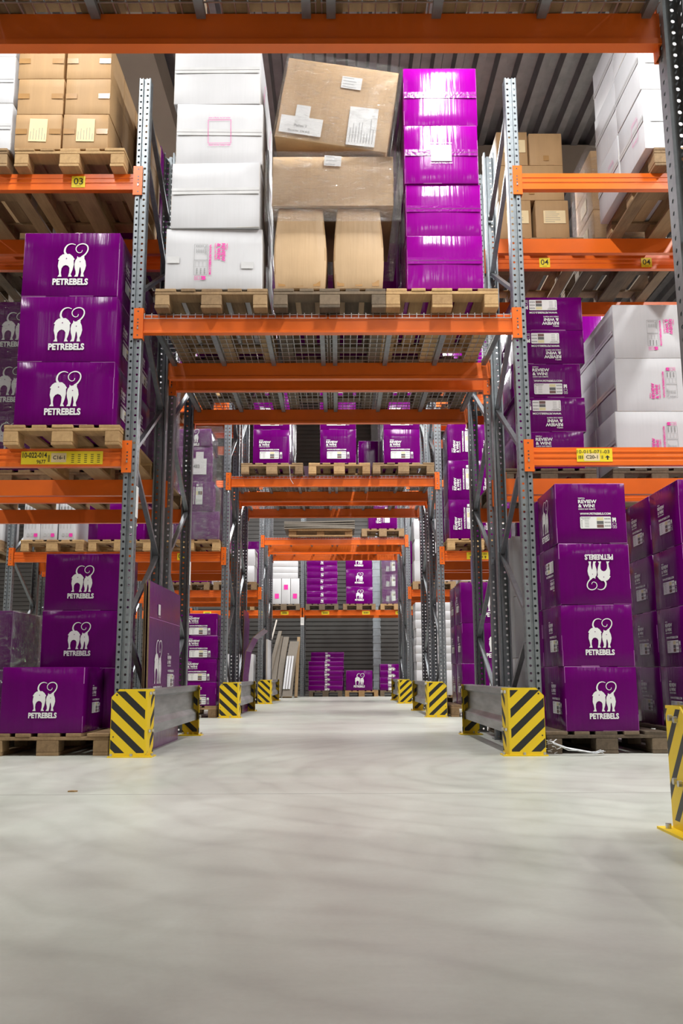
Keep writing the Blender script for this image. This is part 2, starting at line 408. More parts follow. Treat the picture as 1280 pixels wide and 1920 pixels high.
def rack(y, r, which):
    """one single rack of the double row: two tunnel frames, two outer frames, beams of the tunnel and both side bays"""
    wn = {'front': 'front half', 'back': 'rear half'}[which]
    flip = which == 'back'
    for s in (-1, 1):
        frame(s*PX, y, 'grey perforated upright frame %s of the passage, %s of %s' % (SIDE[s], wn, ROWN[r]), 'upright frames', flip)
        if r >= 1:
            if r > 1 or which == 'back':
                frame(s*(PX+BAY), y, 'outer grey upright frame far %s, %s of %s' % (SIDE[s], wn, ROWN[r]), 'upright frames', flip)
            for lv, nm in ((LV1, 'lower'), (LV2-(.1 if (s < 0 and r == 2) else 0), 'upper')):
                f = beam(s*(PX+BAY/2), y, lv, 'side', 'orange ribbed %s beam, %s bay, near edge of %s, %s' % (nm, SIDE[s], wn, ROWN[r]), 'side bay beams')
                beams[(r, which, s, nm)] = f
                beam(s*(PX+BAY/2), y+DEP, lv, 'side', 'orange ribbed %s beam, %s bay, far edge of %s, %s' % (nm, SIDE[s], wn, ROWN[r]), 'side bay beams', True)
    beams[(r, which, 0)] = beam(0, y, TUN-.0075, 'tunnel', 'smooth orange beam over the passage, near edge of %s, %s' % (wn, ROWN[r]), 'passage beams')
    beam(0, y+DEP, TUN-.0075, 'tunnel', 'smooth orange beam over the passage, far edge of %s, %s' % (wn, ROWN[r]), 'passage beams', True)
    for s in (-1, 1):
        o = empty('wire_mesh_deck', (s*(DW/2+.008), y, TUN-.0075)); tag(o, 'zinc wire mesh deck, %s side over the passage, %s of %s' % (SIDE[s], wn, ROWN[r]), 'mesh deck', 'wire mesh decks')
        link('wire_grid', GRID, o); link('support_channel', CHAN, o)
beams = {}
rack(rowD(0), 0, 'front'); rack(rowD(0)+OFFB, 0, 'back')
for r in (1, 2, 3):
    rack(rowD(r), r, 'front'); rack(rowD(r)+OFFB, r, 'back')
# rack along the back wall, its bays offset from the passage
D4 = rowD(4)
X4 = [-.82-2*BAY, -.82-BAY, -.82, -.82+BAY, -.82+2*BAY]
for i, x in enumerate(X4):
    frame(x, D4, ['grey upright frame at the back wall, far left', 'grey upright frame at the back wall, left of the passage', 'grey upright frame at the back wall seen through the middle of the passage',
                  'grey upright frame at the back wall, right of the passage', 'grey upright frame at the back wall, far right'][i], 'upright frames')
for i in range(4):
    xm = X4[i]+BAY/2
    nm = ['far left', 'left of the centre post', 'right of the centre post', 'far right'][i]
    beams[(4, i)] = beam(xm, D4, LV1, 'side', 'orange beam at the back wall, front edge, bay %s' % nm, 'back wall beams')
    beam(xm, D4+DEP, LV1, 'side', 'orange beam at the back wall, rear edge, bay %s' % nm, 'back wall beams', True)

# ------------------------------------------------------------------ lettering and printed marks
def text_polys(body, bold):
    cu = bpy.data.curves.new('t', 'FONT'); cu.body = body; cu.size = 1; cu.resolution_u = 3; cu.offset = bold; cu.align_x = 'LEFT'
    o = bpy.data.objects.new('t', cu); COL.objects.link(o)
    bpy.context.view_layer.update()
    me = bpy.data.meshes.new_from_object(o.evaluated_get(bpy.context.evaluated_depsgraph_get()))
    vs_ = [(v.co.x, v.co.y) for v in me.vertices]; fs = [tuple(p.vertices) for p in me.polygons]
    bpy.data.objects.remove(o); bpy.data.curves.remove(cu); bpy.data.meshes.remove(me)
    return vs_, fs
TC = {}
def put_text(b, body, x0, y0, x1, y1, m=0, bold=.03, rot=0):
    """lettering fitted into the rectangle; drawn in the xy plane"""
    k = (body, bold)
    if k not in TC: TC[k] = text_polys(body, bold)
    vs_, fs = TC[k]
    if not vs_: return
    xa = min(v[0] for v in vs_); xb = max(v[0] for v in vs_); ya = min(v[1] for v in vs_); yb = max(v[1] for v in vs_)
    out = []
    for x, y in vs_:
        u, v = (x-xa)/(xb-xa), (y-ya)/(yb-ya)
        if rot == 180: u, v = 1-u, 1-v
        if rot == 90: u, v = 1-v, u
        if rot == 270: u, v = v, 1-u
        out.append(b.bm.verts.new((x0+u*(x1-x0), y0+v*(y1-y0), .0024)))
    for f in fs:
        try: q = b.bm.faces.new([out[i] for i in f]); q.material_index = m
        except ValueError: pass
def rect(b, x0, y0, x1, y1, m=0, z=.0008):
    f = b.bm.faces.new([b.bm.verts.new(p) for p in ((x0, y0, z), (x1, y0, z), (x1, y1, z), (x0, y1, z))]); f.material_index = m
def rrect(b, x0, y0, x1, y1, r, m=0, z=.0006):
    vs_ = []
    for cx, cy, a0 in ((x1-r, y1-r, 0), (x0+r, y1-r, 90), (x0+r, y0+r, 180), (x1-r, y0+r, 270)):
        for k in range(4):
            a = math.radians(a0+30*k); vs_.append(b.bm.verts.new((cx+r*math.cos(a), cy+r*math.sin(a), z)))
    f = b.bm.faces.new(vs_); f.material_index = m
def outline(b, x0, y0, x1, y1, t, m=0, z=.0008):
    rect(b, x0, y0, x1, y0+t, m, z); rect(b, x0, y1-t, x1, y1, m, z); rect(b, x0, y0, x0+t, y1, m, z); rect(b, x1-t, y0, x1, y1, m, z)
def smooth_pts(pts, closed, n=4):
    out = []; N_ = len(pts)
    for i in range(N_ if closed else N_-1):
        g = lambda k: Vector(pts[k % N_]) if closed else Vector(pts[max(0, min(N_-1, k))])
        p0, p1, p2, p3 = g(i-1), g(i), g(i+1), g(i+2)
        for s in range(n):
            t = s/n
            out.append(.5*((2*p1)+(-p0+p2)*t+(2*p0-5*p1+4*p2-p3)*t*t+(-p0+3*p1-3*p2+p3)*t**3))
    if not closed: out.append(Vector(pts[-1]))
    return out
def blob(b, pts, m=0, z=.0008):
    f = b.bm.faces.new([b.bm.verts.new((p[0], p[1], z)) for p in pts]); f.material_index = m
    bmesh.ops.triangulate(b.bm, faces=[f])
def stroke(b, pts, w0, w1, m=0, z=.0008):
    P = smooth_pts(pts, False); Lp = []
    for i, p in enumerate(P):
        d = (P[min(i+1, len(P)-1)]-P[max(i-1, 0)]).normalized(); n = Vector((-d.y, d.x)); w2 = (w0+(w1-w0)*i/(len(P)-1))/2
        Lp.append((b.bm.verts.new((*(p+n*w2), z)), b.bm.verts.new((*(p-n*w2), z))))
    for i in range(len(Lp)-1):
        f = b.bm.faces.new((Lp[i][0], Lp[i][1], Lp[i+1][1], Lp[i+1][0])); f.material_index = m
def logo_mesh():
    b = MB(); q = lambda L_: [((x-489)*.001, (280-y)*.001) for x, y in L_]
    big = [(440, 203), (475, 202), (495, 218), (512, 243), (505, 250), (507, 285), (500, 325), (489, 358), (498, 376), (470, 376), (477, 345), (478, 310), (468, 294), (450, 287),
           (433, 294), (421, 312), (418, 345), (424, 376), (395, 376), (406, 358), (403, 330), (394, 295), (397, 258), (402, 250), (392, 243), (408, 218), (425, 205)]
    small = [(540, 229), (562, 224), (581, 220), (580, 236), (590, 258), (595, 292), (589, 322), (578, 350), (584, 376), (559, 376), (563, 345), (558, 312), (553, 300), (549, 315), (546, 345),
             (540, 376), (514, 376), (524, 358), (523, 338), (515, 310), (512, 280), (517, 252), (528, 236), (529, 220)]
    blob(b, q(big)); blob(b, q(small))
    stroke(b, q([(450, 208), (438, 185), (442, 155), (460, 132), (488, 124), (514, 132)]), .017, .004)
    stroke(b, q([(560, 226), (585, 206), (602, 176), (602, 148), (586, 129), (560, 124), (533, 134), (518, 156), (522, 180), (540, 193), (558, 188), (563, 172)]), .011, .004)
    for x, y, r in ((453, 237, .0045), (552, 262, .004)):
        c = q([(x, y)])[0]; b.disc((c[0], c[1], .0016), r, 8, 'z', 1)
    put_text(b, 'PETREBELS', -.127, -.160, .126, -.110, 0, .042)
    return b.mesh('logo', [M['ink_white'], M['ink_purple']])
LOGO = logo_mesh()
def review_mesh(style):
    """0 main ink, 1 label paper, 2 grey ink, 3.. swatches"""
    b = MB(); k = .0013
    R_ = lambda x0, y0, x1, y1: ((x0-735)*k, (205-y1)*k, (x1-735)*k, (205-y0)*k)
    T = lambda s, r, m=0, bold=.03: put_text(b, s, *R_(*r), m, bold)
    T('WRITE A', (645, 114, 684, 122)); T('REVIEW', (645, 127, 752, 148), 0, .035); T('& WIN!', (645, 152, 740, 173), 0, .035)
    T('CHECK OUR WEBSITE', (645, 178, 742, 186)); T('WWW.PETREBELS.COM', (652, 203, 830, 216), 0, .035)
    if style == 'white':
        rrect(b, *R_(652, 226, 830, 296), .008, 1)
    else:
        outline(b, *R_(650, 224, 832, 298), .0016, 2); rect(b, *R_(742, 224, 744, 298), 2)
    T('BOX CONTENTS', (657, 231, 712, 236), 2, .03); T('SIZES AND COLOUR', (664, 238, 706, 242), 2, .02)
    for i in range(5):
        rect(b, *R_(658, 248+i*9, 664, 252+i*9), 2, .001); rect(b, *R_(678, 248+i*9, 702, 250+i*9), 2, .001)
    for i, y in enumerate((231, 252, 273)):
        if style == 'white': rect(b, *R_(748, y, 787, y+18), 3+i, .001)
        else: outline(b, *R_(750, y, 785, y+17), .001, 2)
        for j in range(6): rect(b, *R_(793+j*6, y+4+(j % 2), 797+j*6, y+12), 2, .001)
    blob(b, [Vector(((x-735)*k, (205-y)*k)) for x, y in ((838, 258), (838, 235), (843, 230), (848, 238), (853, 230), (859, 236), (859, 258), (853, 258), (852, 248), (846, 248), (845, 258))])
    outline(b, *R_(838, 264, 860, 278), .0022, 0); outline(b, *R_(838, 282, 848, 294), .002, 0); outline(b, *R_(851, 282, 861, 294), .002, 0)
    mats = [M['ink_white'] if style == 'white' else M['ink_pink'], M['paper'], M['ink_grey'], M['chip_sand'], M['chip_slate'], M['chip_brown']]
    return b.mesh('review_panel', mats)
REV_W, REV_P = review_mesh('white'), review_mesh('pink')
def square_mesh(white):
    b = MB()
    if white: rect(b, -.075, -.065, .075, .065, 0)
    else: outline(b, -.085, -.095, .085, .095, .003, 0)
    e = .07 if white else .1
    put_text(b, 'thank you for being a rebel', -.08, -e-.018, .08, -e-.003, 0, .01)
    put_text(b, 'thank you for being a rebel', -.08, e+.003, .08, e+.018, 0, .01, 180)
    return b.mesh('printed_square', [M['ink_white'] if white else M['ink_pink']])
SQ_W, SQ_P = square_mesh(True), square_mesh(False)
def letter_mesh(w2, h2, mat, rows, vert=True):
    b = MB(); b.box(-w2, w2, -h2, h2, 0, .0008, 0)
    r2 = random.Random(3)
    for i in range(rows):
        if vert:
            x = -w2*.8+i*(1.6*w2/max(1, rows-1)); l = h2*(.5+.9*r2.random()); rect(b, x-.0016, -h2*.85, x+.0016, -h2*.85+l, 1, .0012)
        else:
            y = h2*.75-i*(1.5*h2/max(1, rows-1)); l = w2*(.8+.9*r2.random()); rect(b, -w2*.85, y-.0018, -w2*.85+l, y+.0018, 1, .0012)
    return b.mesh('paper_label', [mat, M['ink_grey']])
MANILA = letter_mesh(.066, .092, M['paper_yellow'], 6, True)
MANILA_H = letter_mesh(.098, .062, M['paper_yellow'], 6, False)
def cone_letter(w2, h2, rows): return letter_mesh(w2, h2, M['paper'], rows, False)

# ------------------------------------------------------------------ cartons
def lattice(wd, dp, ht, seed, bulge=.006, dent=.004, n=4, e=.004):
    r2 = random.Random(seed)
    ax = lambda l: [-l/2, -l/2+e] + [-l/2+e+(l-2*e)*i/n for i in range(1, n)] + [l/2-e, l/2]
    X, Y, Z = ax(wd), ax(dp), [z_+ht/2 for z_ in ax(ht)]
    Nn = n+2; bm = bmesh.new(); V = {}
    ph = [r2.uniform(.5, 1) for _ in range(6)]; off = [r2.uniform(-.2, .2) for _ in range(6)]
    def vert(i, j, k):
        key = (i, j, k)
        if key in V: return V[key]
        p = Vector((X[i], Y[j], Z[k])); ext = sum(a in (0, Nn) for a in (i, j, k))
        c = lambda t, o: math.cos(max(-1, min(1, t+o*.5))*PI/2)
        u, v, q = p.x/(wd/2), p.y/(dp/2), (p.z-ht/2)/(ht/2)
        if ext == 1:
            if i == 0: p.x -= bulge*ph[0]*c(v, off[0])*c(q, off[1])
            if i == Nn: p.x += bulge*ph[1]*c(v, off[1])*c(q, off[2])
            if j == 0: p.y -= bulge*ph[2]*c(u, off[2])*c(q, off[3])
            if j == Nn: p.y += bulge*ph[3]*c(u, off[3])*c(q, off[4])
            if k == Nn: p.z -= bulge*.3*c(u, off[4])*c(v, off[5])
        if ext >= 2:
            f = .35 if ext == 2 else .6
            if i in (0, Nn): p.x -= math.copysign(e*f, p.x)
            if j in (0, Nn): p.y -= math.copysign(e*f, p.y)
            if k == Nn: p.z -= e*f
            p += Vector((r2.uniform(-1, 1), r2.uniform(-1, 1), r2.uniform(-1, 0) if k else 0))*dent*(.35 if ext == 2 else 1)
        V[key] = bm.verts.new(p); return V[key]
    ring = (0, Nn-1)
    for a in range(Nn):
        for c_ in range(Nn):
            edge = a in ring or c_ in ring
            for s in (0, Nn):
                for q in (((s, a, c_), (s, a+1, c_), (s, a+1, c_+1), (s, a, c_+1)), ((a, s, c_), (a+1, s, c_), (a+1, s, c_+1), (a, s, c_+1)), ((a, c_, s), (a+1, c_, s), (a+1, c_+1, s), (a, c_+1, s))):
                    f = bm.faces.new([vert(*t) for t in q]); f.smooth = not edge
                    f.material_index = 1 if (edge and r2.random() < .3) else 0
    bmesh.ops.recalc_face_normals(bm, faces=bm.faces)
    return bm
FACES = {'front': (Vector((1, 0, 0)), Vector((0, -1, 0))), 'left': (Vector((0, -1, 0)), Vector((-1, 0, 0))), 'right': (Vector((0, 1, 0)), Vector((1, 0, 0))), 'back': (Vector((-1, 0, 0)), Vector((0, 1, 0)))}
BOXINFO = {}
def carton(x0, x1, z0, z1, y0, dp, kind, label, group=None, rz=0, bulge=.004, dent=.003, name=None, tilt=0, cat='box', fine=True):
    wd, ht = x1-x0-.003, z1-z0-.0015
    bm = lattice(wd, dp, ht, rnd.random(), bulge, dent, 4 if fine else 2)
    me = bpy.data.meshes.new('carton'); bm.to_mesh(me); bm.free()
    for m in (M[kind], M[kind+'_edge']): me.materials.append(m)
    nm = name or {'purple': 'purple_carton', 'white': 'white_carton', 'kraft': 'brown_carton', 'magenta': 'lit_purple_carton', 'kraft_pale': 'brown_carton'}[kind]
    o = link(nm, me); o.location = ((x0+x1)/2, y0+dp/2, z0); o.rotation_euler = (0, tilt, rz)
    tag(o, label, cat, group); BOXINFO[o.name] = (wd, dp, ht, bulge)
    return o
def stick(box, face, me, name, u=0, v=0, scale=1, rot=0, gap=.0012):
    """a print or label on one face of a carton; u, v from the middle of the face, rot in degrees"""
    wd, dp, ht, bl = BOXINFO[box.name]
    U, n = FACES[face]; V_ = Vector((0, 0, 1))
    c = n*((dp/2 if face in ('front', 'back') else wd/2) + bl + gap) + U*u + V_*(ht/2+v)
    R_ = Matrix((U, V_, n)).transposed().to_4x4()
    return link(name, me, box, mat=Matrix.Translation(c) @ R_ @ Matrix.Rotation(math.radians(rot), 4, 'Z') @ Matrix.Diagonal((scale, scale, 1, 1)))
def tape_mesh(ln, wd, mat, seam=True):
    b = MB(); b.box(-ln/2, ln/2, -wd/2, wd/2, 0, .0006, 0)
    if seam: rect(b, -ln/2, -.0013, ln/2, .0013, 1, .0012)
    return b.mesh('tape', [mat, M['seam']])
def logo(box, s=1, u=0, v=0, rot=0, face='front'): return stick(box, face, LOGO, 'logo', u, v, s, rot)
def review(box, s=1, u=0, v=0, rot=0, face='front'): return stick(box, face, REV_P if box.name.startswith('white') else REV_W, 'review_panel', u, v, s, rot)
def front_tape(box, frac=1, v=0, mat='tape_clear', wd=.05, seam=True, u=0):
    w2 = BOXINFO[box.name][0]*frac*.985
    return stick(box, 'front', tape_mesh(w2, wd, M[mat], seam), 'tape', u, v)
def ordn(i, n):
    """i counts from the bottom"""
    if n == 1: return 'the only one'
    if i == n-1: return 'topmost'
    if i == 0: return 'lowest'
    return ('second', 'third', 'fourth', 'fifth', 'sixth', 'seventh', 'eighth')[i-1] + ' from bottom'

# ------------------------------------------------------------------ pallets
PW, PL, PH = .80, 1.20, .144
def pallet_protos():
    P = {}
    for k in ('wood_light', 'wood', 'wood_dark'):
        t = {}
        r2 = random.Random(len(k))
        for nm, (a, c, h) in {'wide_board': (.145, PL, .022), 'board': (.10, PL, .022), 'cross_board': (PW, .145, .022)}.items():
            b = MB(); b.box(-a/2, a/2, -c/2, c/2, 0, h)
            bmesh.ops.bevel(b.bm, geom=list(b.bm.edges), offset=.0025, segments=1, affect='EDGES'); t[nm] = b.mesh('board', M[k])
        b = MB(); b.box(-.0725, .0725, -.07, .07, 0, .078); bmesh.ops.bevel(b.bm, geom=list(b.bm.edges), offset=.004, segments=1, affect='EDGES'); t['block'] = b.mesh('block', M[k])
        b = MB(); b.box(-.05, .05, -.07, .07, 0, .078); bmesh.ops.bevel(b.bm, geom=list(b.bm.edges), offset=.004, segments=1, affect='EDGES'); t['block_s'] = b.mesh('block', M[k])
        b = MB()                                                   # plain pallet in one mesh for the far rows
        for x, wd in ((-.3275, .145), (-.165, .10), (0, .145), (.165, .10), (.3275, .145)): b.box(x-wd/2, x+wd/2, 0, PL, .122, .144)
        for y in (.0725, .6, 1.1275): b.box(-.4, .4, y-.0725, y+.0725, .10, .122)
        for x, wd in ((-.35, .1), (0, .145), (.35, .1)):
            b.box(x-wd/2, x+wd/2, 0, PL, 0, .022)
            for y in (.07, .6, 1.13): b.box(x-wd/2, x+wd/2, y-.07, y+.07, .022, .10)
        t['plain'] = b.mesh('pallet', M[k])
        P[k] = t
    return P
PAL = pallet_protos()
def pallet(xc, y0, z, label, k='wood', group=None, parts=True, rz=0):
    t = PAL[k]
    if not parts:
        o = link('wooden_pallet', t['plain'], None, (xc, y0, z)); return tag(o, label, 'pallet', group)
    o = empty('wooden_pallet', (xc, y0, z), rz); tag(o, label, 'pallet', group)
    r2 = random.Random(int(xc*1000)+int(z*77))
    for x, nm in ((-.3275, 'wide_board'), (-.165, 'board'), (0, 'wide_board'), (.165, 'board'), (.3275, 'wide_board')):
        link('deck_board', t[nm], o, (x+r2.uniform(-.004, .004), PL/2+r2.uniform(-.006, .003), .122))
    for y in (.0725, .6, 1.1275): link('cross_board', t['cross_board'], o, (0, y, .10))
    for x, bn, sn in ((-.35, 'block_s', 'board'), (0, 'block', 'wide_board'), (.35, 'block_s', 'board')):
        link('bottom_board', t[sn], o, (x, PL/2, 0))
        for y in (.07, .6, 1.13): link('block', t[bn], o, (x+r2.uniform(-.003, .003), y, .022))
    return o
def film(x0, x1, y0, y1, z0, z1, label, heavy=False, seed=1, group=None):
    r2 = random.Random(seed); n = 9; bm = bmesh.new(); ring = []
    for k in range(n+1):
        z_ = z0+(z1-z0)*k/n; q = []
        path = [(x0, y0), (x1, y0), (x1, y1), (x0, y1)]; m_ = 7
        for s in range(4):
            a, c = path[s], path[(s+1) % 4]
            for i in range(m_):
                t = i/m_; jit = .006 if i else .002
                q.append(bm.verts.new((a[0]+(c[0]-a[0])*t+r2.uniform(-jit, jit)*.6, a[1]+(c[1]-a[1])*t+r2.uniform(-jit, jit)*.6, z_+r2.uniform(-.006, .006)*(0 < k < n))))
        ring.append(q)
    for k in range(n):
        for i in range(len(ring[0])):
            j = (i+1) % len(ring[0]); f = bm.faces.new((ring[k][i], ring[k][j], ring[k+1][j], ring[k+1][i])); f.smooth = True
    me = bpy.data.meshes.new('stretch_film'); bm.to_mesh(me); bm.free(); me.materials.append(M['film_heavy' if heavy else 'film'])
    o = link('stretch_film', me); return tag(o, label, 'plastic film', group)

# ------------------------------------------------------------------ goods: nearest row
Y1F, Y1B = rowD(1)-.10, rowD(1)+OFFB-.05
def col(x0, x1, zs, y0, dp, kind, where, deco=None, group=None, depth_n=1, rz=.012, what=None, gap=.004, **kw):
    """one column of cartons; zs are the heights of the joints"""
    n = len(zs)-1; out = []
    nm = what or {'purple': 'purple carton', 'white': 'white carton', 'kraft': 'brown carton'}[kind]
    for j in range(depth_n):
        for i in range(n):
            lab = '%s%s, %s of %s' % (('', 'rear ', 'rearmost ')[j], nm, ordn(i, n), where)
            sh = rnd.uniform(-.006, .006)
            bx = carton(x0+sh, x1+sh, zs[i], zs[i+1], y0+j*(dp+gap+2*kw.get('bulge', .004)), dp, kind, lab, group, rnd.uniform(-rz, rz)*.5, **kw)
            if deco: deco(bx, i, j)
            out.append(bx)
    return out
# left, lower beam: three cat-logo cartons
pallet(-1.838, Y1F, LV1, 'pale wooden pallet under the three twin-cat cartons on the left beam', 'wood_light')
def d1(bx, i, j):
    if j == 0: logo(bx, 1.0, -.005+.004*i, 0)
    review(bx, .95, 0, -.01, 0, 'right')
col(-2.178, -1.49, [2.230, 2.690, 3.178, 3.665], Y1F+.01, .575, 'purple', 'the pallet stack on the left lower beam', d1, 'twin-cat cartons on the left beam', 2)
# left, upper beam: brown cartons and white cartons
pallet(-1.893, Y1F, LV2, 'pale wooden pallet under the brown cartons on the upper left beam', 'wood_light')
T_BR = tape_mesh(.085, .042, M['tape'], False)
def d2(bx, i, j):
    if j: return
    w2 = BOXINFO[bx.name][0]/2
    for u in (-w2+.045, w2-.045): stick(bx, 'front', T_BR, 'tape', u, .0)
    if i == 0: stick(bx, 'front', MANILA, 'paper_label', 0, .01, 1, rnd.uniform(-2, 2))
for c_, (xa, xb) in enumerate(((-2.308, -1.966), (-1.955, -1.62))):
    col(xa, xb, [4.330, 4.616, 4.908, 5.20], Y1F+.015, .385, 'kraft', 'the %s file on the upper left pallet' % ('left', 'right')[c_], d2, 'brown cartons upper left', 3, fine=True)
for i, (z0, z1) in enumerate(((4.333, 4.72), (4.72, 5.06))):
    carton(-1.60, -1.47, z0, z1, 6.78, .38, 'kraft', 'narrow brown carton wedged at the back beside the upright, %s' % ('lower one', 'upper one')[i])
pallet(-2.745, Y1F, LV2, 'wooden pallet under the white cartons at the upper left edge', 'wood')
def d3(bx, i, j): front_tape(bx, 1, 0)
col(-2.95, -2.335, [4.330, 4.71, 5.10, 5.45], Y1F+.02, .55, 'white', 'the white stack at the upper left edge', d3, 'white cartons upper left')
# left, floor
pallet(-1.85, 6.09, 0, 'wooden floor pallet at the left under twin-cat cartons', 'wood', rz=.006)
bx = carton(-2.182, -1.632, .145, .578, 6.10, .545, 'purple', 'low purple twin-cat carton standing alone at the front of the left floor pallet', rz=.012); logo(bx, .74, .01, 0); review(bx, .8, .02, 0, 0, 'right')
def d4(bx, i, j):
    if i: logo(bx, .77, -.01, 0)
    review(bx, .9, 0, 0, 0, 'right')
col(-2.118, -1.553, [.145, .578, .994, 1.418], 6.66, .56, 'purple', 'the taller file behind, left floor pallet', d4)
pallet(-2.70, 6.14, 0, 'wooden floor pallet at the far left edge', 'wood_dark')
def d5(bx, i, j): review(bx, 1, .0, 0)
col(-2.98, -2.285, [.145, .565, .985], 6.52, .6, 'purple', 'the dark wrapped stack at the far left edge', d5)
film(-3.0, -2.27, 6.50, 7.14, .146, .99, 'stretch film around the dark stack at the far left edge', True, 3)
# rear half, left side
pallet(-1.85, Y1B, LV1, 'wooden pallet of the wrapped purple stack behind the left upright', 'wood')
col(-2.19, -1.50, [2.230, 2.74, 3.24, 3.74], Y1B+.03, 1.08, 'purple', 'the wrapped stack behind the left upright', None, 'wrapped purple cartons behind the left upright')
film(-2.21, -1.485, Y1B+.01, Y1B+1.14, 2.231, 3.75, 'stretch film around the purple stack behind the left upright', True, 4)
pallet(-2.745, Y1B, LV1, 'wooden pallet of the film-wrapped purple stack at the left edge', 'wood')
def d6(bx, i, j): logo(bx, 1.0, 0, .0)
col(-3.06, -2.47, [2.230, 2.75, 3.232, 3.748], Y1B+.03, .6, 'purple', 'the film-wrapped stack at the left edge', d6, 'film-wrapped cartons at the left edge')
film(-3.08, -2.452, Y1B+.01, Y1B+.66, 2.231, 3.76, 'shiny stretch film around the purple stack at the left edge', True, 5)
pallet(-1.85, Y1B, LV2, 'dark wooden pallet on the upper left beam of the rear half, beside the passage', 'wood_dark')
col(-2.2, -1.52, [4.330, 4.79, 5.25], Y1B+.03, .9, 'purple', 'the high stack on the rear half, left of the passage', None)
for i, x in enumerate((-2.745, -3.62)):
    pallet(x, Y1B, LV2, 'dark wooden pallet on the rear upper left beam, %s from the passage' % ('second', 'third')[i], 'wood_dark')
    col(x-.33, x+.33, [4.330, 4.79, 5.25], Y1B+.03, .9, 'white' if i else 'kraft', 'the rear upper left stack %s from the passage' % ('second', 'third')[i], None, fine=False)
pallet(-2.78, Y1B, 0, 'wooden floor pallet of flat purple cartons, rear half at the left', 'wood_dark')
def d7(bx, i, j): review(bx, .55, .05, 0)
col(-3.05, -2.42, [.145, .345, .55, .75, .96], Y1B+.02, .6, 'purple', 'the flat-carton stack, rear half at the left', d7)
# centre, above the passage
pallet(-.830, Y1F, TUN, 'wooden pallet under the white stack above the passage', 'wood')
pallet(.014, Y1F, TUN, 'aged dark wooden pallet under the wrapped brown load above the passage', 'wood_dark')
pallet(.815, Y1F, TUN, 'pale wooden pallet under the brightened purple stack above the passage', 'wood_light')
cw = [(-1.168, -.472, 3.230, 3.694), (-1.130, -.485, 3.694, 4.205), (-1.120, -.482, 4.205, 4.696), (-1.142, -.498, 4.696, 5.19)]
for i, (xa, xb, z0, z1) in enumerate(cw):
    bx = carton(xa, xb, z0, z1, Y1F+.012-.02*(i == 1), .57, 'white', 'white carton, %s of the white stack above the passage' % ordn(i, 4), rz=(.01, -.02, .015, -.008)[i], bulge=.006)
    if i == 0:
        review(bx, 1.0, -.02, -.0, -90)
        stick(bx, 'front', tape_mesh(.09, .05, M['tape_clear'], False), 'tape', -.29, -.01); stick(bx, 'front', tape_mesh(.09, .05, M['tape_clear'], False), 'tape', .24, -.05)
    else: front_tape(bx, 1, .03 if i != 2 else .01)
    if i == 2: stick(bx, 'front', SQ_P, 'printed_square', .0, .015, 1, 1, .003)
    c2 = carton(xa, xb, z0, z1, Y1F+.60, .57, 'white', 'white carton in the rear file, %s of the white stack above the passage' % ordn(i, 4))
    for q in (bx, c2): stick(q, 'right', REV_P, 'review_panel', 0, 0, .8, 90)
# tilted, film-wrapped brown load
def bag(x0, x1, z0, z1, y0, dp, seed, label):
    bm = lattice(x1-x0, dp, z1-z0, seed, .012, .008, 6, .012)
    h = z1-z0
    for v in bm.verts:
        t = v.co.z/h; f = 1-.13*max(0, t-.3)**1.4 + .07*math.sin(PI*min(1, t*1.1))
        v.co.x *= f*.95; v.co.y *= .5+.5*f
    me = bpy.data.meshes.new('carton'); bm.to_mesh(me); bm.free(); me.materials.append(M['kraft_pale']); me.materials.append(M['kraft_pale_edge'])
    for p in me.polygons: p.use_smooth = True
    o = link('brown_carton', me); o.location = ((x0+x1)/2, y0+dp/2, z0); BOXINFO[o.name] = (x1-x0, dp, h, .002)
    return tag(o, label, 'box')
b1 = bag(-.385, -.012, 3.230, 3.868, Y1F+.02, .56, 11, 'bulging brown carton, left one of the two carrying the tilted brown load')
b2 = bag(.045, .400, 3.230, 3.868, Y1F+.02, .56, 12, 'bulging brown carton, right one of the two carrying the tilted brown load')
T_S = tape_mesh(.05, .05, M['tape'], False)
for bb in (b1, b2):
    for u in (-.13, .0, .12): stick(bb, 'front', T_S, 'tape', u, -.27)
b3 = carton(-.405, .480, 3.868, 4.26, Y1F+.0, .9, 'kraft_pale', 'wide brown carton in the middle of the wrapped brown load', bulge=.02, dent=.014)
stick(b3, 'front', letter_mesh(.062, .04, M['paper'], 3, False), 'paper_label', .0, .145, 1, -4, .006)
b4 = carton(-.375, .455, 4.27, 4.93, Y1F-.03, .9, 'kraft_pale', 'big tilted brown carton on top of the wrapped brown load', tilt=math.radians(9.0), bulge=.012, dent=.01, rz=.0)
b4.location.x -= .02; b4.location.z += .065
LET = MB(); LET.box(-.155, .155, -.065, .075, 0, .0008); LET.box(-.055, .05, .075, .17, 0, .0008)
put_text(LET, 'Pallet 1', -.05, -.008, .04, .012, 1, .0); put_text(LET, 'Gewicht: 234 KG', -.09, -.05, .07, -.032, 1, .0)
LET = LET.mesh('paper_label', [M['paper'], M['ink_grey']])
stick(b4, 'front', letter_mesh(.075, .048, M['paper'], 4, False), 'paper_label', .08, .18, 1, 0, .003)
stick(b4, 'front', letter_mesh(.105, .155, M['paper'], 9, True), 'paper_label', .21, -.16, 1, 2, .003)
stick(b4, 'front', LET, 'paper_label', -.235, -.225, 1, 0, .003)
film(-.455, .53, Y1F-.05, Y1F+.95, 3.72, 4.27, 'clear stretch film around the lower part of the tilted brown load', False, 8)
fm = film(-.45, .425, -.475, .47, .0, .70, 'clear crumpled stretch film over the tilted top carton', False, 9)
fm.location = (.04, Y1F+.42, 4.325); fm.rotation_euler = (0, math.radians(9.0), 0)
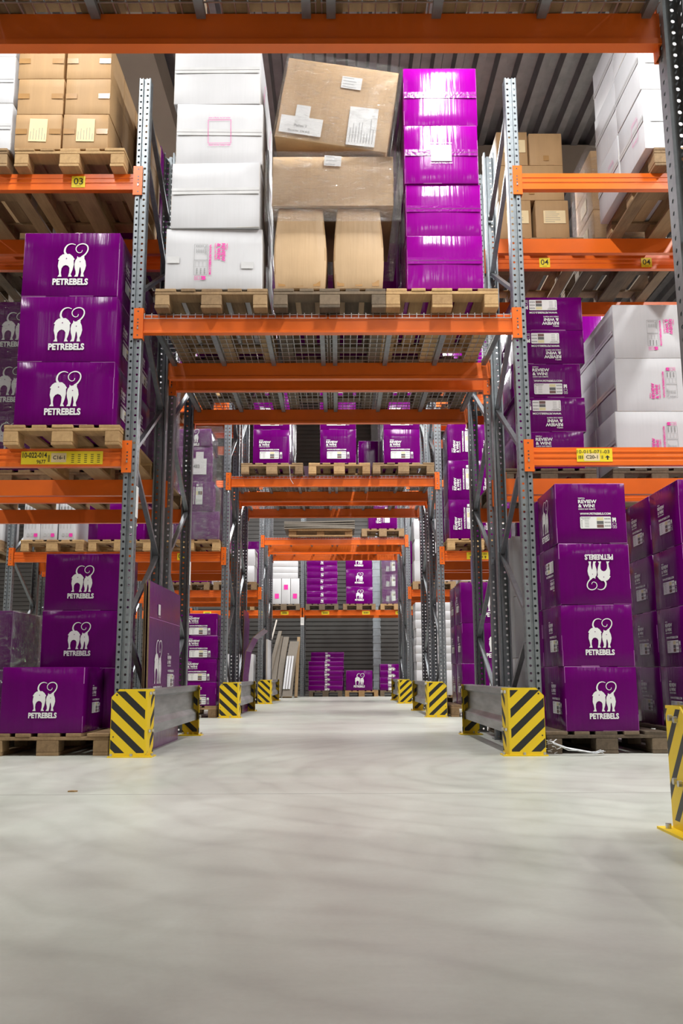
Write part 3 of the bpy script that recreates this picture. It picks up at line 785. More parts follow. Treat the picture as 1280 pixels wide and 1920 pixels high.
# purple stack, strong light put into its brighter colour
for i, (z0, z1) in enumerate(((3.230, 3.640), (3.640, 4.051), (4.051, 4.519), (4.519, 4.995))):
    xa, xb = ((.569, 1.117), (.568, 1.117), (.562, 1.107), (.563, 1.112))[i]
    bx = carton(xa, xb, z0, z1, Y1F+.014+(0, .012, 0, .004)[i], .57, 'magenta', 'brightened purple carton with a middle seam, %s of the stack above the passage' % ordn(i, 4), bulge=.006)
    front_tape(bx, 1, .01, 'magenta', .05, True)  # tape in the same brightened purple as its carton
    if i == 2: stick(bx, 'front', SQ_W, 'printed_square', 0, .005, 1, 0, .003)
    carton(xa, xb, z0, z1, Y1F+.61, .56, 'purple', 'purple carton hidden behind the brightened purple stack, %s' % ordn(i, 4))
# goods in the rear half above the passage
for i, x in enumerate((-.86, 0, .86)):
    pallet(x, Y1B, TUN, 'dark wooden pallet on the rear mesh deck above the passage, %s' % ('left one', 'middle one', 'right one')[i], 'wood_dark')
for i, (xa, xb, k, z1) in enumerate(((-1.15, -.5, 'purple', 4.2), (-.3, .33, 'purple', 4.0), (.42, .98, 'purple', 4.3))):
    for q in range(2):
        za = 3.230+(z1-3.230)*q/2; carton(xa, xb, za, za+(z1-3.230)/2, Y1B+.04, .6, k, 'dark purple carton on the rear mesh deck, %s stack, %s' % (('left', 'middle', 'right')[i], ('lower', 'upper')[q]))
# right, upper beam
pallet(2.80, Y1F, LV2, 'wooden pallet under the leaning white stack at the upper right', 'wood')
def d8(bx, i, j):
    if j == 0: front_tape(bx, .5, 0, u=-.1, seam=False)
    stick(bx, 'left', tape_mesh(.545, .05, M['tape_clear'], True), 'tape', 0, .01)
    if i == 0: stick(bx, 'left', SQ_P, 'printed_square', .1, .0, .8, 0, .003)
col(2.335, 2.92, [4.330, 4.812, 5.30, 5.75], Y1F+.01, .56, 'white', 'the white stack at the upper right', d8, 'white cartons upper right', 2)
# right, upper beam of the rear half: brown cartons behind
pallet(1.85, Y1B, LV2, 'wooden pallet under the brown cartons on the rear upper right beam', 'wood')
bq = [(1.515, 1.802, 4.330, 4.70, 1), (1.838, 2.138, 4.330, 4.70, 1), (1.52, 2.107, 4.70, 5.042, 0), (1.515, 1.795, 5.042, 5.375, 1), (1.808, 2.108, 5.042, 5.36, 0)]
bn = ['lower left', 'lower right', 'long middle', 'upper left', 'upper right']
for i, (xa, xb, z0, z1, lb) in enumerate(bq):
    bx = carton(xa, xb, z0, z1, Y1B+.02, .42, 'kraft', 'brown carton on the rear upper right beam, %s one of five' % bn[i])
    if lb: stick(bx, 'front', MANILA_H, 'paper_label', .02, .02)
    else: stick(bx, 'front', T_S, 'tape', 0, -.09, 1, 90)
pallet(2.745, Y1B, LV2, 'wooden pallet of the wrapped brown cartons on the rear upper right beam', 'wood_dark')
col(2.36, 2.98, [4.330, 4.62, 4.91, 5.20], Y1B+.04, .55, 'kraft', 'the wrapped brown stack on the rear upper right beam', lambda bx, i, j: stick(bx, 'left', MANILA_H, 'paper_label', 0, 0))
film(2.33, 3.0, Y1B+.02, Y1B+.62, 4.331, 5.24, 'stretch film around the brown stack on the rear upper right beam', True, 10)
# right, lower beam of the rear half: purple review cartons and white cartons
pallet(1.853, Y1B, LV1, 'aged wooden pallet under the purple review cartons at the right', 'wood_dark')
zs = [2.230, 2.553, 2.857, 3.160, 3.466, 3.772]; xs = [(1.58, 2.165), (1.60, 2.19), (1.575, 2.165), (1.61, 2.208), (1.60, 2.206)]
for i in range(5):
    bx = carton(xs[i][0], xs[i][1], zs[i], zs[i+1], Y1B+.01, .56, 'purple', 'purple review carton, %s of the stack of five at the right' % ordn(i, 5), bulge=.006)
    up = i in (0, 2)
    review(bx, 1.05, .0 if up else -.03, .0, 0 if up else 180)
    carton(xs[i][0]+.03, xs[i][1], zs[i], zs[i+1], Y1B+.59, .54, 'purple', 'purple carton behind the stack of five at the right, %s' % ordn(i, 5))
film(1.585, 2.23, Y1B+.578, Y1B+1.15, 2.231, 3.785, 'stretch film behind the purple review cartons at the right', True, 12)
pallet(2.79, Y1B, LV1, 'aged wooden pallet under the three white cartons at the right', 'wood_dark')
for i, (xa, xb, z0, z1) in enumerate(((2.435, 3.06, 2.230, 2.728), (2.458, 3.085, 2.728, 3.205), (2.466, 3.11, 3.205, 3.696))):
    bx = carton(xa, xb, z0, z1, Y1B, .57, 'white', 'white carton with pink print, %s of the stack at the right edge' % ordn(i, 3), bulge=.006)
    review(bx, 1.0, .09, -.01, -90 if i == 2 else 90)
    bz = carton(xa, xb, z0, z1, Y1B+.58, .57, 'white', 'white carton in the rear file, %s of the stack at the right edge' % ordn(i, 3))
    for q in (bx, bz): stick(q, 'left', tape_mesh(.55, .05, M['tape_clear'], True), 'tape')
# right, floor
pallet(1.845, 6.10, 0, 'aged wooden floor pallet at the right under the tall purple stack', 'wood_dark')
zs = [.145, .570, .985, 1.405, 1.828]
for i in range(4):
    bx = carton(1.580, 2.068, zs[i], zs[i+1], 6.11, .57, 'purple', 'purple carton, %s of the tall floor stack at the right' % ordn(i, 4), rz=.008*(-1)**i, bulge=.006)
    if i < 2: logo(bx, .77, .01, -.01)
    if i == 2: logo(bx, .77, .03, .01, 180)
    if i == 3: review(bx, .92, .02, .0)
    b5 = carton(1.580, 2.068, zs[i], zs[i+1]-.01*(i == 3), 6.70, .56, 'purple', 'rear purple carton, %s of the tall floor stack at the right' % ordn(i, 4))
    for q, jj in ((bx, 0), (b5, 1)):
        if i == 3: stick(q, 'left', LOGO, 'logo', -.02, -.01, .93)
        else: stick(q, 'left', REV_W, 'review_panel', .06*(1-jj), 0, .9, 180 if i == 2 else 0)
pallet(2.80, 6.10, 0, 'aged wooden floor pallet at the right edge behind the yellow guard', 'wood_dark')
for i in range(4):
    for j in range(2):
        bx = carton(2.44, 3.0, zs[i], zs[i+1]+.03*(i == 3), 6.12+j*.6, .58, 'purple', 'purple carton, %s of the %s file at the right edge' % (ordn(i, 4), ('front', 'rear')[j]))
        stick(bx, 'left', REV_W, 'review_panel', .0, 0, .95)
pallet(1.86, Y1B, 0, 'wooden floor pallet of the pale stack behind the right upright', 'wood_dark')
col(1.515, 2.16, [.145, .65, 1.15, 1.655], Y1B+.02, .57, 'white', 'the pale stack behind the right upright', lambda bx, i, j: stick(bx, 'left', SQ_P, 'printed_square', 0, .05, .7), 'pale cartons behind the right upright', 2, bulge=.016)

# flattened purple cartons leaning on the left frame behind the guard
def sheet(name, pts, th, mats, label, cat='cardboard', group=None, deco=None):
    """pts: rows of points of a bent board; thickness th along its normal"""
    b = MB(); n = len(pts[0]); A = []
    for row in pts: A.append([b.bm.verts.new(p) for p in row])
    for i in range(len(A)-1):
        for j in range(n-1): b.bm.faces.new((A[i][j], A[i][j+1], A[i+1][j+1], A[i+1][j]))
    bmesh.ops.recalc_face_normals(b.bm, faces=b.bm.faces)
    r = bmesh.ops.solidify(b.bm, geom=list(b.bm.faces), thickness=th)
    for f in b.bm.faces:
        e = [ed.calc_length() for ed in f.edges]
        if min(e) < th*1.6: f.material_index = 1
    o = b.build(name, mats); return tag(o, label, cat, group)
def lean(x, y0, y1, h, tip, th, label, k=0):
    """board standing along the passage, leaning over to the left at its top"""
    rows = [[(x+tip*t*.5+tip*t*t*.5, y0+(y1-y0)*s, h*t) for s in (0, .5, 1)] for t in (0, .3, .55, .8, 1)]
    return sheet('flattened_carton', rows, th, [M['purple'], M['raw_edge']], label)
lean(-1.312, 6.42, 7.62, 1.17, -.012, .008, 'flattened purple carton, left one leaning behind the near left guard')
lean(-1.296, 6.40, 7.60, 1.19, -.012, .008, 'flattened purple carton, second one leaning behind the near left guard')
fl = lean(-1.272, 6.38, 7.62, 1.185, -.012, .012, 'flattened purple carton with cat print, front one leaning behind the near left guard')
R_ = Matrix((Vector((0, 1, 0)), Vector((-.0085, 0, 1)).normalized(), Vector((1, 0, .0085)).normalized())).transposed().to_4x4()
for me, nm, y, z, s in ((LOGO, 'logo', 6.70, .58, 1.25), (REV_W, 'review_panel', 7.2, .56, 1.1)):
    link(nm, me, fl, mat=Matrix.Translation((-1.2575-.0085*z, y, z)) @ R_ @ Matrix.Diagonal((s, s, 1, 1)))
b = MB(); rect(b, -.04, -.04, .04, .04); put_text(b, 'thank you for being a rebel', -.04, -.06, .04, -.047, 0, .01)
link('printed_square', b.mesh('printed_square', [M['ink_white']]), fl, mat=Matrix.Translation((-1.2660, 6.72, 1.0)) @ R_)
b = MB()                                                            # fold line of the flap
b.box(-1.272, -1.2665, 6.39, 7.61, .925, .929); b.build('fold_line', M['purple_edge'], fl)

# ------------------------------------------------------------------ goods: second row
Y2F, Y2B = rowD(2)-.10, rowD(2)+OFFB-.05
for i, (xc, k) in enumerate(((-.79, 'wood'), (.086, 'wood_light'), (.92, 'wood'))):
    nm = ('left', 'middle', 'right')[i]
    pallet(xc, Y2F, TUN, 'wooden pallet above the passage in the second row, %s one of three' % nm, k)
    xa = (-1.035, -.170, .672)[i]
    col(xa, xa+.474, [3.230, 3.683, 4.125, 4.57], Y2F+.02, .58, 'purple', 'the %s stack above the second passage' % nm, lambda bx, i, j: review(bx, 1.08, -.03, -.04), 'review cartons above the second passage', 2, gap=.03)
film(-1.065, -.53, Y2F+.619, Y2F+1.25, 3.231, 4.585, 'stretch film around the left stack above the second passage', False, 21)
film(.645, 1.177, Y2F+.619, Y2F+1.25, 3.231, 4.585, 'stretch film around the right stack above the second passage', False, 22)
bx = carton(-.50, -.26, 3.230, 3.56, Y2B+.2, .4, 'white', 'small white carton between the left and middle stacks above the second passage')
pallet(-.45, Y2B, TUN, 'wooden pallet on the rear mesh deck of the second row', 'wood_dark')
pallet(.55, Y2B, TUN, 'second wooden pallet on the rear mesh deck of the second row, right of the middle', 'wood_dark')
col(.36, .80, [3.230, 3.9], Y2B+.05, .6, 'purple', 'the load between stacks above the second passage')
# left
pallet(-1.845, Y2F, LV1, 'pale pallet under the wrapped purple stack, second row at the left', 'wood_light')
wl = [(-2.06, -1.47, 2.230, 2.60), (-2.09, -1.53, 2.60, 2.99), (-2.06, -1.58, 2.99, 3.46), (-2.05, -1.585, 3.46, 3.70)]
for i, (xa, xb, z0, z1) in enumerate(wl):
    bx = carton(xa, xb, z0, z1, Y2F+.03, .6, 'purple', 'film-wrapped purple carton, %s of the wrapped stack, second row at the left' % ordn(i, 4), rz=.03*(-1)**i, bulge=.012)
    if i == 1: review(bx, 1, .02, 0, 90)
    if i == 2:
        b = MB(); b.box(-.14, .14, -.11, .10, 0, .0008); b.box(.0, .1, .1, .19, 0, .0008); put_text(b, '483', -.03, -.03, .05, .02, 1, .02)
        stick(bx, 'front', b.mesh('paper_label', [M['paper'], M['ink_grey']]), 'paper_label', .03, -.03, 1, 0, .003)
    if i == 3: logo(bx, .7, .0, .0)
film(-2.125, -1.44, Y2F-.01, Y2F+.68, 2.231, 3.725, 'shiny stretch film around the purple stack, second row at the left', True, 23)
pallet(-2.725, Y2F, LV1, 'pale pallet, second from the passage in the second row at the left', 'wood_light')
bx = carton(-3.02, -2.42, 2.230, 2.72, Y2F+.02, .6, 'purple', 'purple carton printed upside down, second row at the left behind the upright'); logo(bx, 1, .12, -.02, 180)
carton(-3.02, -2.42, 2.72, 3.2, Y2F+.02, .6, 'purple', 'purple carton on top of the upside-down one, second row at the left')
pallet(-3.585, Y2F, LV1, 'pale pallet under three narrow white cartons, second row at the left', 'wood_light')
for i, x in enumerate((-3.965, -3.748, -3.515)):
    bx = carton(x, x+.214, 2.230, 2.78, Y2F+.02, .6, 'white', 'narrow white carton, %s of three side by side, second row at the left' % ('left', 'middle', 'right')[i])
    b = MB()
    for q in range(4): rect(b, -.085+q*.042, -.13, -.079+q*.042, .2, 0); rect(b, -.09+q*.042, .12, -.07+q*.042, .16, 0)
    rect(b, .03, -.235, .075, -.19, 1); rect(b, -.06, -.23, -.03, -.19, 0); rect(b, -.01, -.23, .015, -.19, 0)
    stick(bx, 'front', b.mesh('printed_columns', [simple('pale_ink', (.45, .45, .45)), M['ink_pink']]), 'printed_columns', 0, 0, 1)
pallet(-4.63, Y2F, LV1, 'pallet with a pink-striped white carton, second row at the far left', 'wood')
bx = carton(-4.83, -4.235, 2.230, 2.75, Y2F+.02, .6, 'white', 'white carton with a pink stripe, second row at the far left')
b = MB(); rect(b, -.012, -.24, .012, .24); stick(bx, 'front', b.mesh('pink_stripe', [M['ink_pink']]), 'pink_stripe', .18, 0)
pallet(-1.845, Y2F, 0, 'pallet on the floor, second row at the left', 'wood')
col(-2.10, -1.455, [.145, .436, .725, 1.008, 1.287], Y2F+.02, .6, 'purple', 'the floor stack, second row at the left', lambda bx, i, j: review(bx, .98, .08, -.01), 'review cartons on the floor second left', 1)
pallet(-3.68, Y2F, 0, 'pallet on the floor, second row at the far left', 'wood')
col(-3.98, -3.40, [.145, .5, .85, 1.22], Y2F+.02, .6, 'purple', 'the floor stack, second row at the far left', lambda bx, i, j: review(bx, 1, -.02, -.02))
for i, x in enumerate((-1.86, -2.74, -3.6)):
    nm = ('innermost', 'middle', 'outermost')[i]
    pallet(x, Y2B, LV1, 'pallet on the rear lower beam of the second row, left side, %s' % nm, 'wood_dark')
    col(x-.32, x+.32, [2.230, 2.72, 3.2], Y2B+.04, .6, ('purple', 'white', 'purple')[i], 'the %s rear stack, second row lower left' % nm, None, fine=False)
    pallet(x, Y2F, LV2-.1, 'pallet on the upper left beam of the second row, %s' % nm, 'wood_light')
    col(x-.32, x+.32, [4.230, 4.72, 5.2], Y2F+.04, .6, 'purple', 'the upper left stack of the second row, %s' % nm, None, fine=False)
# right
pallet(1.862, Y2F, LV1, 'pale pallet under the sideways-printed cartons, second row at the right', 'wood_light')
col(1.503, 1.884, [2.230, 2.745, 3.262, 3.75], Y2F+.02, .58, 'purple', 'the left sideways-printed file, second row right', lambda bx, i, j: review(bx, 1.2, .0, .0, 90), 'sideways cartons second right')
col(1.90, 2.285, [2.230, 2.745, 3.262, 3.75], Y2F+.04, .58, 'purple', 'the right sideways-printed file, second row right', lambda bx, i, j: review(bx, 1.2, .0, .0, 90), 'sideways cartons second right, outer file')
pallet(1.86, Y2F, 0, 'pallet on the floor, second row at the right', 'wood')
def d9(bx, i, j):
    logo(bx, 1.15, .12, .0); stick(bx, 'left', REV_W, 'review_panel', 0, 0, .9)
col(1.62, 2.27, [.145, .655, 1.158, 1.672], Y2F+.02, .57, 'purple', 'the floor stack, second row at the right', d9, 'twin-cat cartons on the floor second right', 2)
for i, x in enumerate((1.86, 2.74, 3.6)):
    nm = ('innermost', 'middle', 'outermost')[i]
    pallet(x, Y2B, LV1, 'pallet on the rear lower beam of the second row, right side, %s' % nm, 'wood_dark')
    col(x-.33, x+.33, [2.230, 2.72, 3.2], Y2B+.04, .6, ('purple', 'white', 'purple')[i], 'the %s rear stack, second row lower right' % nm, None, fine=False)
    pallet(x, Y2F, LV2, 'pallet on the upper right beam of the second row, %s' % nm, 'wood_light')
    col(x-.32, x+.32, [4.330, 4.82, 5.3], Y2F+.04, .6, 'purple', 'the upper right stack of the second row, %s' % nm, None, fine=False)
    if i:
        pallet(x, Y2F, LV1, 'pallet on the lower right beam of the second row, %s' % nm, 'wood_light')
        col(x-.33, x+.33, [2.230, 2.72, 3.2, 3.65], Y2F+.04, .6, 'purple', 'the %s stack, second row lower right' % nm, None, fine=False)
        pallet(x, Y2F, 0, 'floor pallet at the right of the second row, %s' % nm, 'wood')
        col(x-.33, x+.33, [.145, .65, 1.16], Y2F+.04, .6, 'purple', 'the %s floor stack, second row right' % nm, None, fine=False)
# leaning sheets behind the second row's left guard, the nearest one folded over
for i in range(2):
    lean(-1.322+.022*i, 12.95-.1*i, 13.7-.1*i, 1.45-.1*i, .02, .008, 'flattened purple carton leaning behind the second left guard, %s' % ('leftmost', 'second from left')[i])
rows = [[(x, 12.62+.78*s, z) for s in (0, 1)] for x, z in ((-1.268, 0), (-1.262, .5), (-1.225, .85), (-1.13, 1.04), (-.98, 1.16))]
sheet('flattened_carton', rows, .008, [M['purple'], M['raw_edge']], 'purple carton sheet bent over into the passage behind the second left guard')

# ------------------------------------------------------------------ goods: third row
Y3F, Y3B = rowD(3)-.10, rowD(3)+OFFB-.05
b = MB()                                                            # long pallet seen from its long side
for z, q in ((.122, 9),):
    b.box(-.6, .6, 0, .8, .11, .144)
for x in (-.53, 0, .53):
    for y in (.05, .35, .65): b.box(x-.07, x+.07, y, y+.1, .022, .11)
for y in (.0, .35, .7): b.box(-.6, .6, y, y+.1, 0, .022)
o = b.build('wooden_pallet', M['wood_light'], None, (-.265, Y3F, TUN)); tag(o, 'pale pallet set lengthwise under flat boards, third row above the passage', 'pallet')
for i in range(5):
    rows = [[(-.95+1.33*s, Y3F-.02+.85*t, TUN+.160+.033*i+.012*math.sin(3*s+i)) for s in (0, .25, .5, .75, 1)] for t in (0, 1)]
    sheet('cardboard_sheet', rows, .02, [M['grey_card'], M['grey_card']], 'flat grey cardboard sheet above the third passage, %s of the pile' % ordn(i, 5))
pallet(.91, Y3F, TUN, 'small wooden pallet above the third passage, right of the flat boards', 'wood', parts=False)
bx = carton(.640, 1.186, 3.230, 3.70, Y3F+.03, .6, 'purple', 'purple carton on the pallet above the third passage'); review(bx, 1.1, 0, 0, 90)
pallet(.5, Y3B, TUN, 'pallet on the rear mesh deck of the third row', 'wood_light', parts=False)
for s, nm in ((-1, 'left'), (1, 'right')):
    for i, x in enumerate((1.86, 2.74)):
        w_n = ('innermost', 'outer')[i]
        pallet(s*x, Y3F, LV1, 'pallet on the lower %s beam of the third row, %s' % (nm, w_n), 'wood', parts=False)
        pallet(s*x, Y3F, 0, 'floor pallet at the %s of the third row, %s' % (nm, w_n), 'wood', parts=False)
        pallet(s*x, Y3B, LV1, 'pallet on the rear lower %s beam of the third row, %s' % (nm, w_n), 'wood', parts=False)
        xa, xb = sorted((s*(x-.36), s*(x+.30)))
        kk = 'white' if (i == 0 or s > 0) else 'purple'
        col(xa, xb, [2.230, 2.63, 3.03, 3.42] if s > 0 else [2.230, 2.54, 2.85], Y3F+.03, .6, kk, 'the %s stack, third row lower %s' % (w_n, nm),
            (lambda bx, i, j: stick(bx, 'front', SQ_P, 'printed_square', -.12, 0)) if kk == 'white' else None, fine=False, bulge=.002, dent=.006)
        if s > 0 or i: col(xa, xb, [.145, .60, .75, .90, 1.05, 1.2, 1.36, 1.52, 1.68, 1.84] if s > 0 else [.145, .6, 1.05], Y3F+.03, .6, kk, 'the %s floor stack, third row %s' % (w_n, nm), None, fine=False)
        col(xa, xb, [2.230, 2.72, 3.2], Y3B+.03, .6, 'purple' if i == 0 else 'white', 'the %s rear stack, third row lower %s' % (w_n, nm), None, fine=False)
bx = carton(-2.2, -1.5, .145, .9, Y3F+.05, .5, 'white', 'pale carton on the floor, third row at the left')

# ------------------------------------------------------------------ goods along the back wall
Y4 = D4-.10
for i, (xc, k) in enumerate(((-1.275, 'wood_dark'), (-.335, 'wood_dark'), (.58, 'wood'), (1.50, 'wood_light'), (-2.4, 'wood'))):
    pallet(xc, Y4, LV1, 'pallet on the back wall beam, %s' % ('first left of the post', 'first right of the post', 'second right of the post', 'third right of the post', 'far left')[i], k, parts=False)
for i in range(3):
    x = -1.552+i*.222
    bx = carton(x, x+.215, 2.230, 2.86, Y4+.02, .5, 'white', 'upright white carton on the back wall beam, %s of three' % ('left', 'middle', 'right')[i], fine=False)
    b = MB(); rect(b, -.05, -.06, .05, .06); stick(bx, 'front', b.mesh('pink_mark', [M['ink_pink']]), 'pink_mark', 0, (-.12, .1, -.12)[i])
for i in range(3): carton(-1.575, -.93, 2.862+.145*i, 3.005+.145*i, Y4+.03, .5, 'white', 'flat white carton above the upright ones on the back wall beam, %s' % ordn(i, 3), fine=False)
carton(-1.655, -1.56, 2.230, 2.86, Y4+.02, .5, 'white', 'narrow white carton at the left end of the back wall load', fine=False)
zz = [2.230+.158*i for i in range(8)]
def d10(bx, i, j): logo(bx, .30, .0, .0, 180 if i in (2, 3, 4) else 0)
col(-.712, .045, zz, Y4+.02, .55, 'purple', 'the flat-carton pile on the back wall beam', d10, 'flat purple cartons on the back wall beam', fine=False)
col(.252, .905, [2.230, 2.65, 3.08, 3.50], Y4+.02, .55, 'purple', 'the twin-cat stack on the back wall beam', lambda bx, i, j: logo(bx, .85, 0, 0), 'twin-cat cartons on the back wall beam', fine=False)
col(1.14, 1.76, [2.230, 2.59, 2.95, 3.34], Y4+.02, .55, 'purple', 'the wrapped stack on the back wall beam', lambda bx, i, j: review(bx, 1, -.1, 0, 90), 'wrapped cartons on the back wall beam', fine=False)
film(1.12, 1.78, Y4, Y4+.6, 2.231, 3.36, 'stretch film around the purple stack on the back wall beam', True, 31)
for i, xc in enumerate((-.25, .62, 1.47)):
    pallet(xc, Y4, 0, 'floor pallet at the back wall, %s of three' % ('left', 'middle', 'right')[i], ('wood_dark', 'wood_light', 'wood_dark')[i], parts=False)
col(-.665, .165, [.145+.116*i for i in range(7)], Y4+.0, .45, 'purple', 'the front floor pile at the back wall', lambda bx, i, j: review(bx, .45, .03, 0, 0, 'front'), 'flat cartons on the floor at the back wall', fine=False)
col(-.62, .20, [.145+.116*i for i in range(9)], Y4+.5, .45, 'purple', 'the higher rear floor pile at the back wall', lambda bx, i, j: review(bx, .45, .0, 0) if i > 5 else None, 'flat cartons behind on the floor at the back wall', fine=False)
bx = carton(.245, .885, .145, .62, Y4+.02, .55, 'purple', 'single twin-cat carton on the floor at the back wall', fine=False); logo(bx, 1.05, .0, .0)
col(1.07, 1.70, [.145, .30, .455, .61, .77], Y4+.02, .55, 'purple', 'the right floor stack at the back wall', lambda bx, i, j: review(bx, .62, -.05, .0), 'flat cartons at the right of the back wall', fine=False)
carton(-2.75, -2.05, 2.230, 2.75, Y4+.02, .55, 'purple', 'purple carton on the far left of the back wall beam', fine=False)
# boards leaning at the back wall
def board(name, x0, x1, lx, y, h, th, mat, label, bend=0):
    rows = [[(x0+(x1-x0)*s+lx*t+bend*math.sin(PI*t), y+.9*t, h*t) for s in (0, 1)] for t in (0, .25, .5, .75, 1)]
    return sheet(name, rows, th, [mat, M['raw_edge'] if mat is not M['white'] else M['white_edge']], label, 'board')
board('leaning_board', -1.74, -1.71, .30, 20.9, 1.82, .03, M['white'], 'tall bent white board leaning at the back wall', -.03)
board('leaning_board', -1.64, -1.56, .26, 20.95, 1.55, .03, M['grey_card'], 'dark bent board beside the tall white one', -.03)
board('leaning_board', -1.52, -1.40, .12, 21.0, 1.42, .05, M['grey_card'], 'grey-brown cardboard bundle leaning, left one', -.02)
board('leaning_board', -1.38, -1.25, .12, 21.0, 1.40, .05, M['grey_card'], 'brown cardboard bundle leaning, middle one', -.02)
board('leaning_board', -1.22, -1.00, .12, 20.9, 1.28, .06, M['grey_card'], 'pale strapped cardboard bundle leaning in front', -.02)
board('leaning_board', -.955, -.885, .02, 21.12, 1.40, .05, M['grey_card'], 'dark narrow bundle next to the back wall upright', 0)
b = MB()
for x in (-1.19, -1.13, -1.07): b.bar((x, 20.82+.115, .20), (x+.06, 20.82+.63, .96), .045, .004, up=(0, 1, 0))
o = b.build('pale_wrapping', M['white']); tag(o, 'pale paper wrapping hanging on the front cardboard bundle', 'paper')
rows = [[(-1.292, 17.0+.85*s, h) for s in (0, 1)] for h in (0, .4, .8, 1.18)]
sheet('flattened_carton', rows, .03, [M['white'], M['white_edge']], 'flattened white carton standing behind the third left upright')

# ------------------------------------------------------------------ guards at the rack ends
def plate_mesh(sg, mat, q=.12):
    """end plate of a guard; sg = +1 for the left side of the passage (inner edge at +x)"""
    b = MB(); H = .432; c = .05
    face = [(-sg*q, 0), (sg*.108, 0), (sg*.108, H), (-sg*(q-c), H), (-sg*q, H-c)]
    b.prism(face, 'y', 0, .006)
    v = [(sg*.108, .0), (sg*.115, .002), (sg*.136, .115), (sg*.130, .117), (sg*.108, .006)]
    b.prism(v, 'z', 0, H)
    for x, z, r in () if q < .1 else ((-.085*sg, .395, .006), (-.10*sg, .13, .005), (-.04*sg, .13, .004)): b.disc((x, -.0012, z), r, 8, 'y', 1)
    for z in (.405, .165):
        for y in (.03, .085):
            b.cyl((sg*(.118+.17*y), y, z), .011, .012*sg, 'x', 8, 2)
    me = b.mesh('end_plate', [mat, M['ink_black'], M['bolt']])
    b = MB(); b.box(*sorted((-sg*(q+.012), sg*.155)), -.012, .13, 0, .008)
    for x, y in ((-sg*(q-.01), .0), (.02*sg, -.004), (.145*sg, .03)): b.cyl((x, y+.003, .008), .010, .016, 'z', 8, 1)
    return me, b.mesh('foot_plate', [M['yellow'], M['bolt']])
PLT = {1: plate_mesh(1, M['stripe_l']), -1: plate_mesh(-1, M['stripe_r'])}
PLR = {1: plate_mesh(1, M['stripe_l'], .03), -1: plate_mesh(-1, M['stripe_r'], .03)}
def rail_mesh(sg, ln):
    b = MB(); x = lambda v: sg*v
    pr = [(x(-.05), .135), (x(.02), .135), (x(.02), .195), (x(-.018), .232), (x(-.018), .372), (x(.018), .388), (x(.018), .425), (x(.012), .432), (x(-.05), .432), (x(-.05), .426), (x(-.026), .420), (x(-.026), .15), (x(-.05), .141)]
    b.prism(pr, 'y', .0, ln); return b.mesh('guard_rail', M['galv_rail'])
def guard(sg, y0, y1, label):
    xc = -sg*1.285
    o = empty('rack_end_guard', (xc, y0, 0)); tag(o, label, 'guard', 'yellow striped rack guards')
    pm, fm_ = PLT[sg]; ln = y1-y0
    link('end_plate', pm, o); link('foot_plate', fm_, o)
    F = Matrix.Translation((0, ln, 0)) @ Matrix.Scale(-1, 4, (0, 1, 0))
    pm, fm_ = PLR[sg]; link('end_plate', pm, o, mat=F); link('foot_plate', fm_, o, mat=F)
    link('guard_rail', rail_mesh(sg, ln-.012), o, (sg*.085, .006, 0))
for r in (1, 2, 3):
    for sg, nm in ((1, 'left'), (-1, 'right')):
        guard(sg, rowD(r)-.15, rowD(r)+2.05, 'yellow and black striped steel guard at the foot of the %s frames, %s' % (nm, ROWN[r]))
o = empty('post_guard', (1.200, 3.17, 0)); tag(o, 'yellow striped guard cut off by the right edge, nearest to the viewer', 'guard')
b = MB()
b.prism([(0, 0), (0, .412), (-.13, .412), (-.22, .345), (-.22, 0)], 'x', 0, .006)
b.prism([(.006, .01), (.21, .01), (.21, .36), (.16, .412), (.006, .412)], 'y', -.006, 0)
for yy, zz_ in ((-.055, .372), (-.10, .368), (-.06, .165), (-.105, .162)): b.cyl((-.012, yy, zz_), .011, .013, 'x', 8, 1)
b.build('end_plate', [stripe_side(), M['bolt']], o)
b = MB(); b.box(-.045, .13, -.30, .03, 0, .008)
for xx, yy in ((-.022, -.02), (-.022, -.24), (.09, .012)): b.cyl((xx, yy, .008), .010, .016, 'z', 8, 1)
b.build('foot_plate', [M['yellow'], M['bolt']], o)
link('guard_rail', rail_mesh(-1, 1.9), o, (.045, -2.15, 0))

# ------------------------------------------------------------------ goods on the row overhead
for i, x in enumerate((-.86, 0.02, .88)):
    pallet(x, rowD(0)+OFFB-.05, TUN, 'pallet on the mesh deck overhead, %s of three' % ('left', 'middle', 'right')[i], 'wood')
    col(x-.33, x+.33, [3.230, 3.7, 4.1], rowD(0)+OFFB, 1.05, 'kraft' if i else 'purple', 'the overhead load, %s pallet' % ('left', 'middle', 'right')[i], None, fine=False)
    pallet(x, rowD(0)-.1, TUN, 'unseen pallet overhead in the front half, %s of three' % ('left', 'middle', 'right')[i], 'wood', parts=False)  # front-half goods out of view, added to shade the foreground beam
    col(x-.36, x+.36, [3.230, 3.7, 4.15, 4.6], rowD(0)-.08, 1.05, 'kraft', 'the unseen overhead front load, %s pallet' % ('left', 'middle', 'right')[i], None, fine=False)

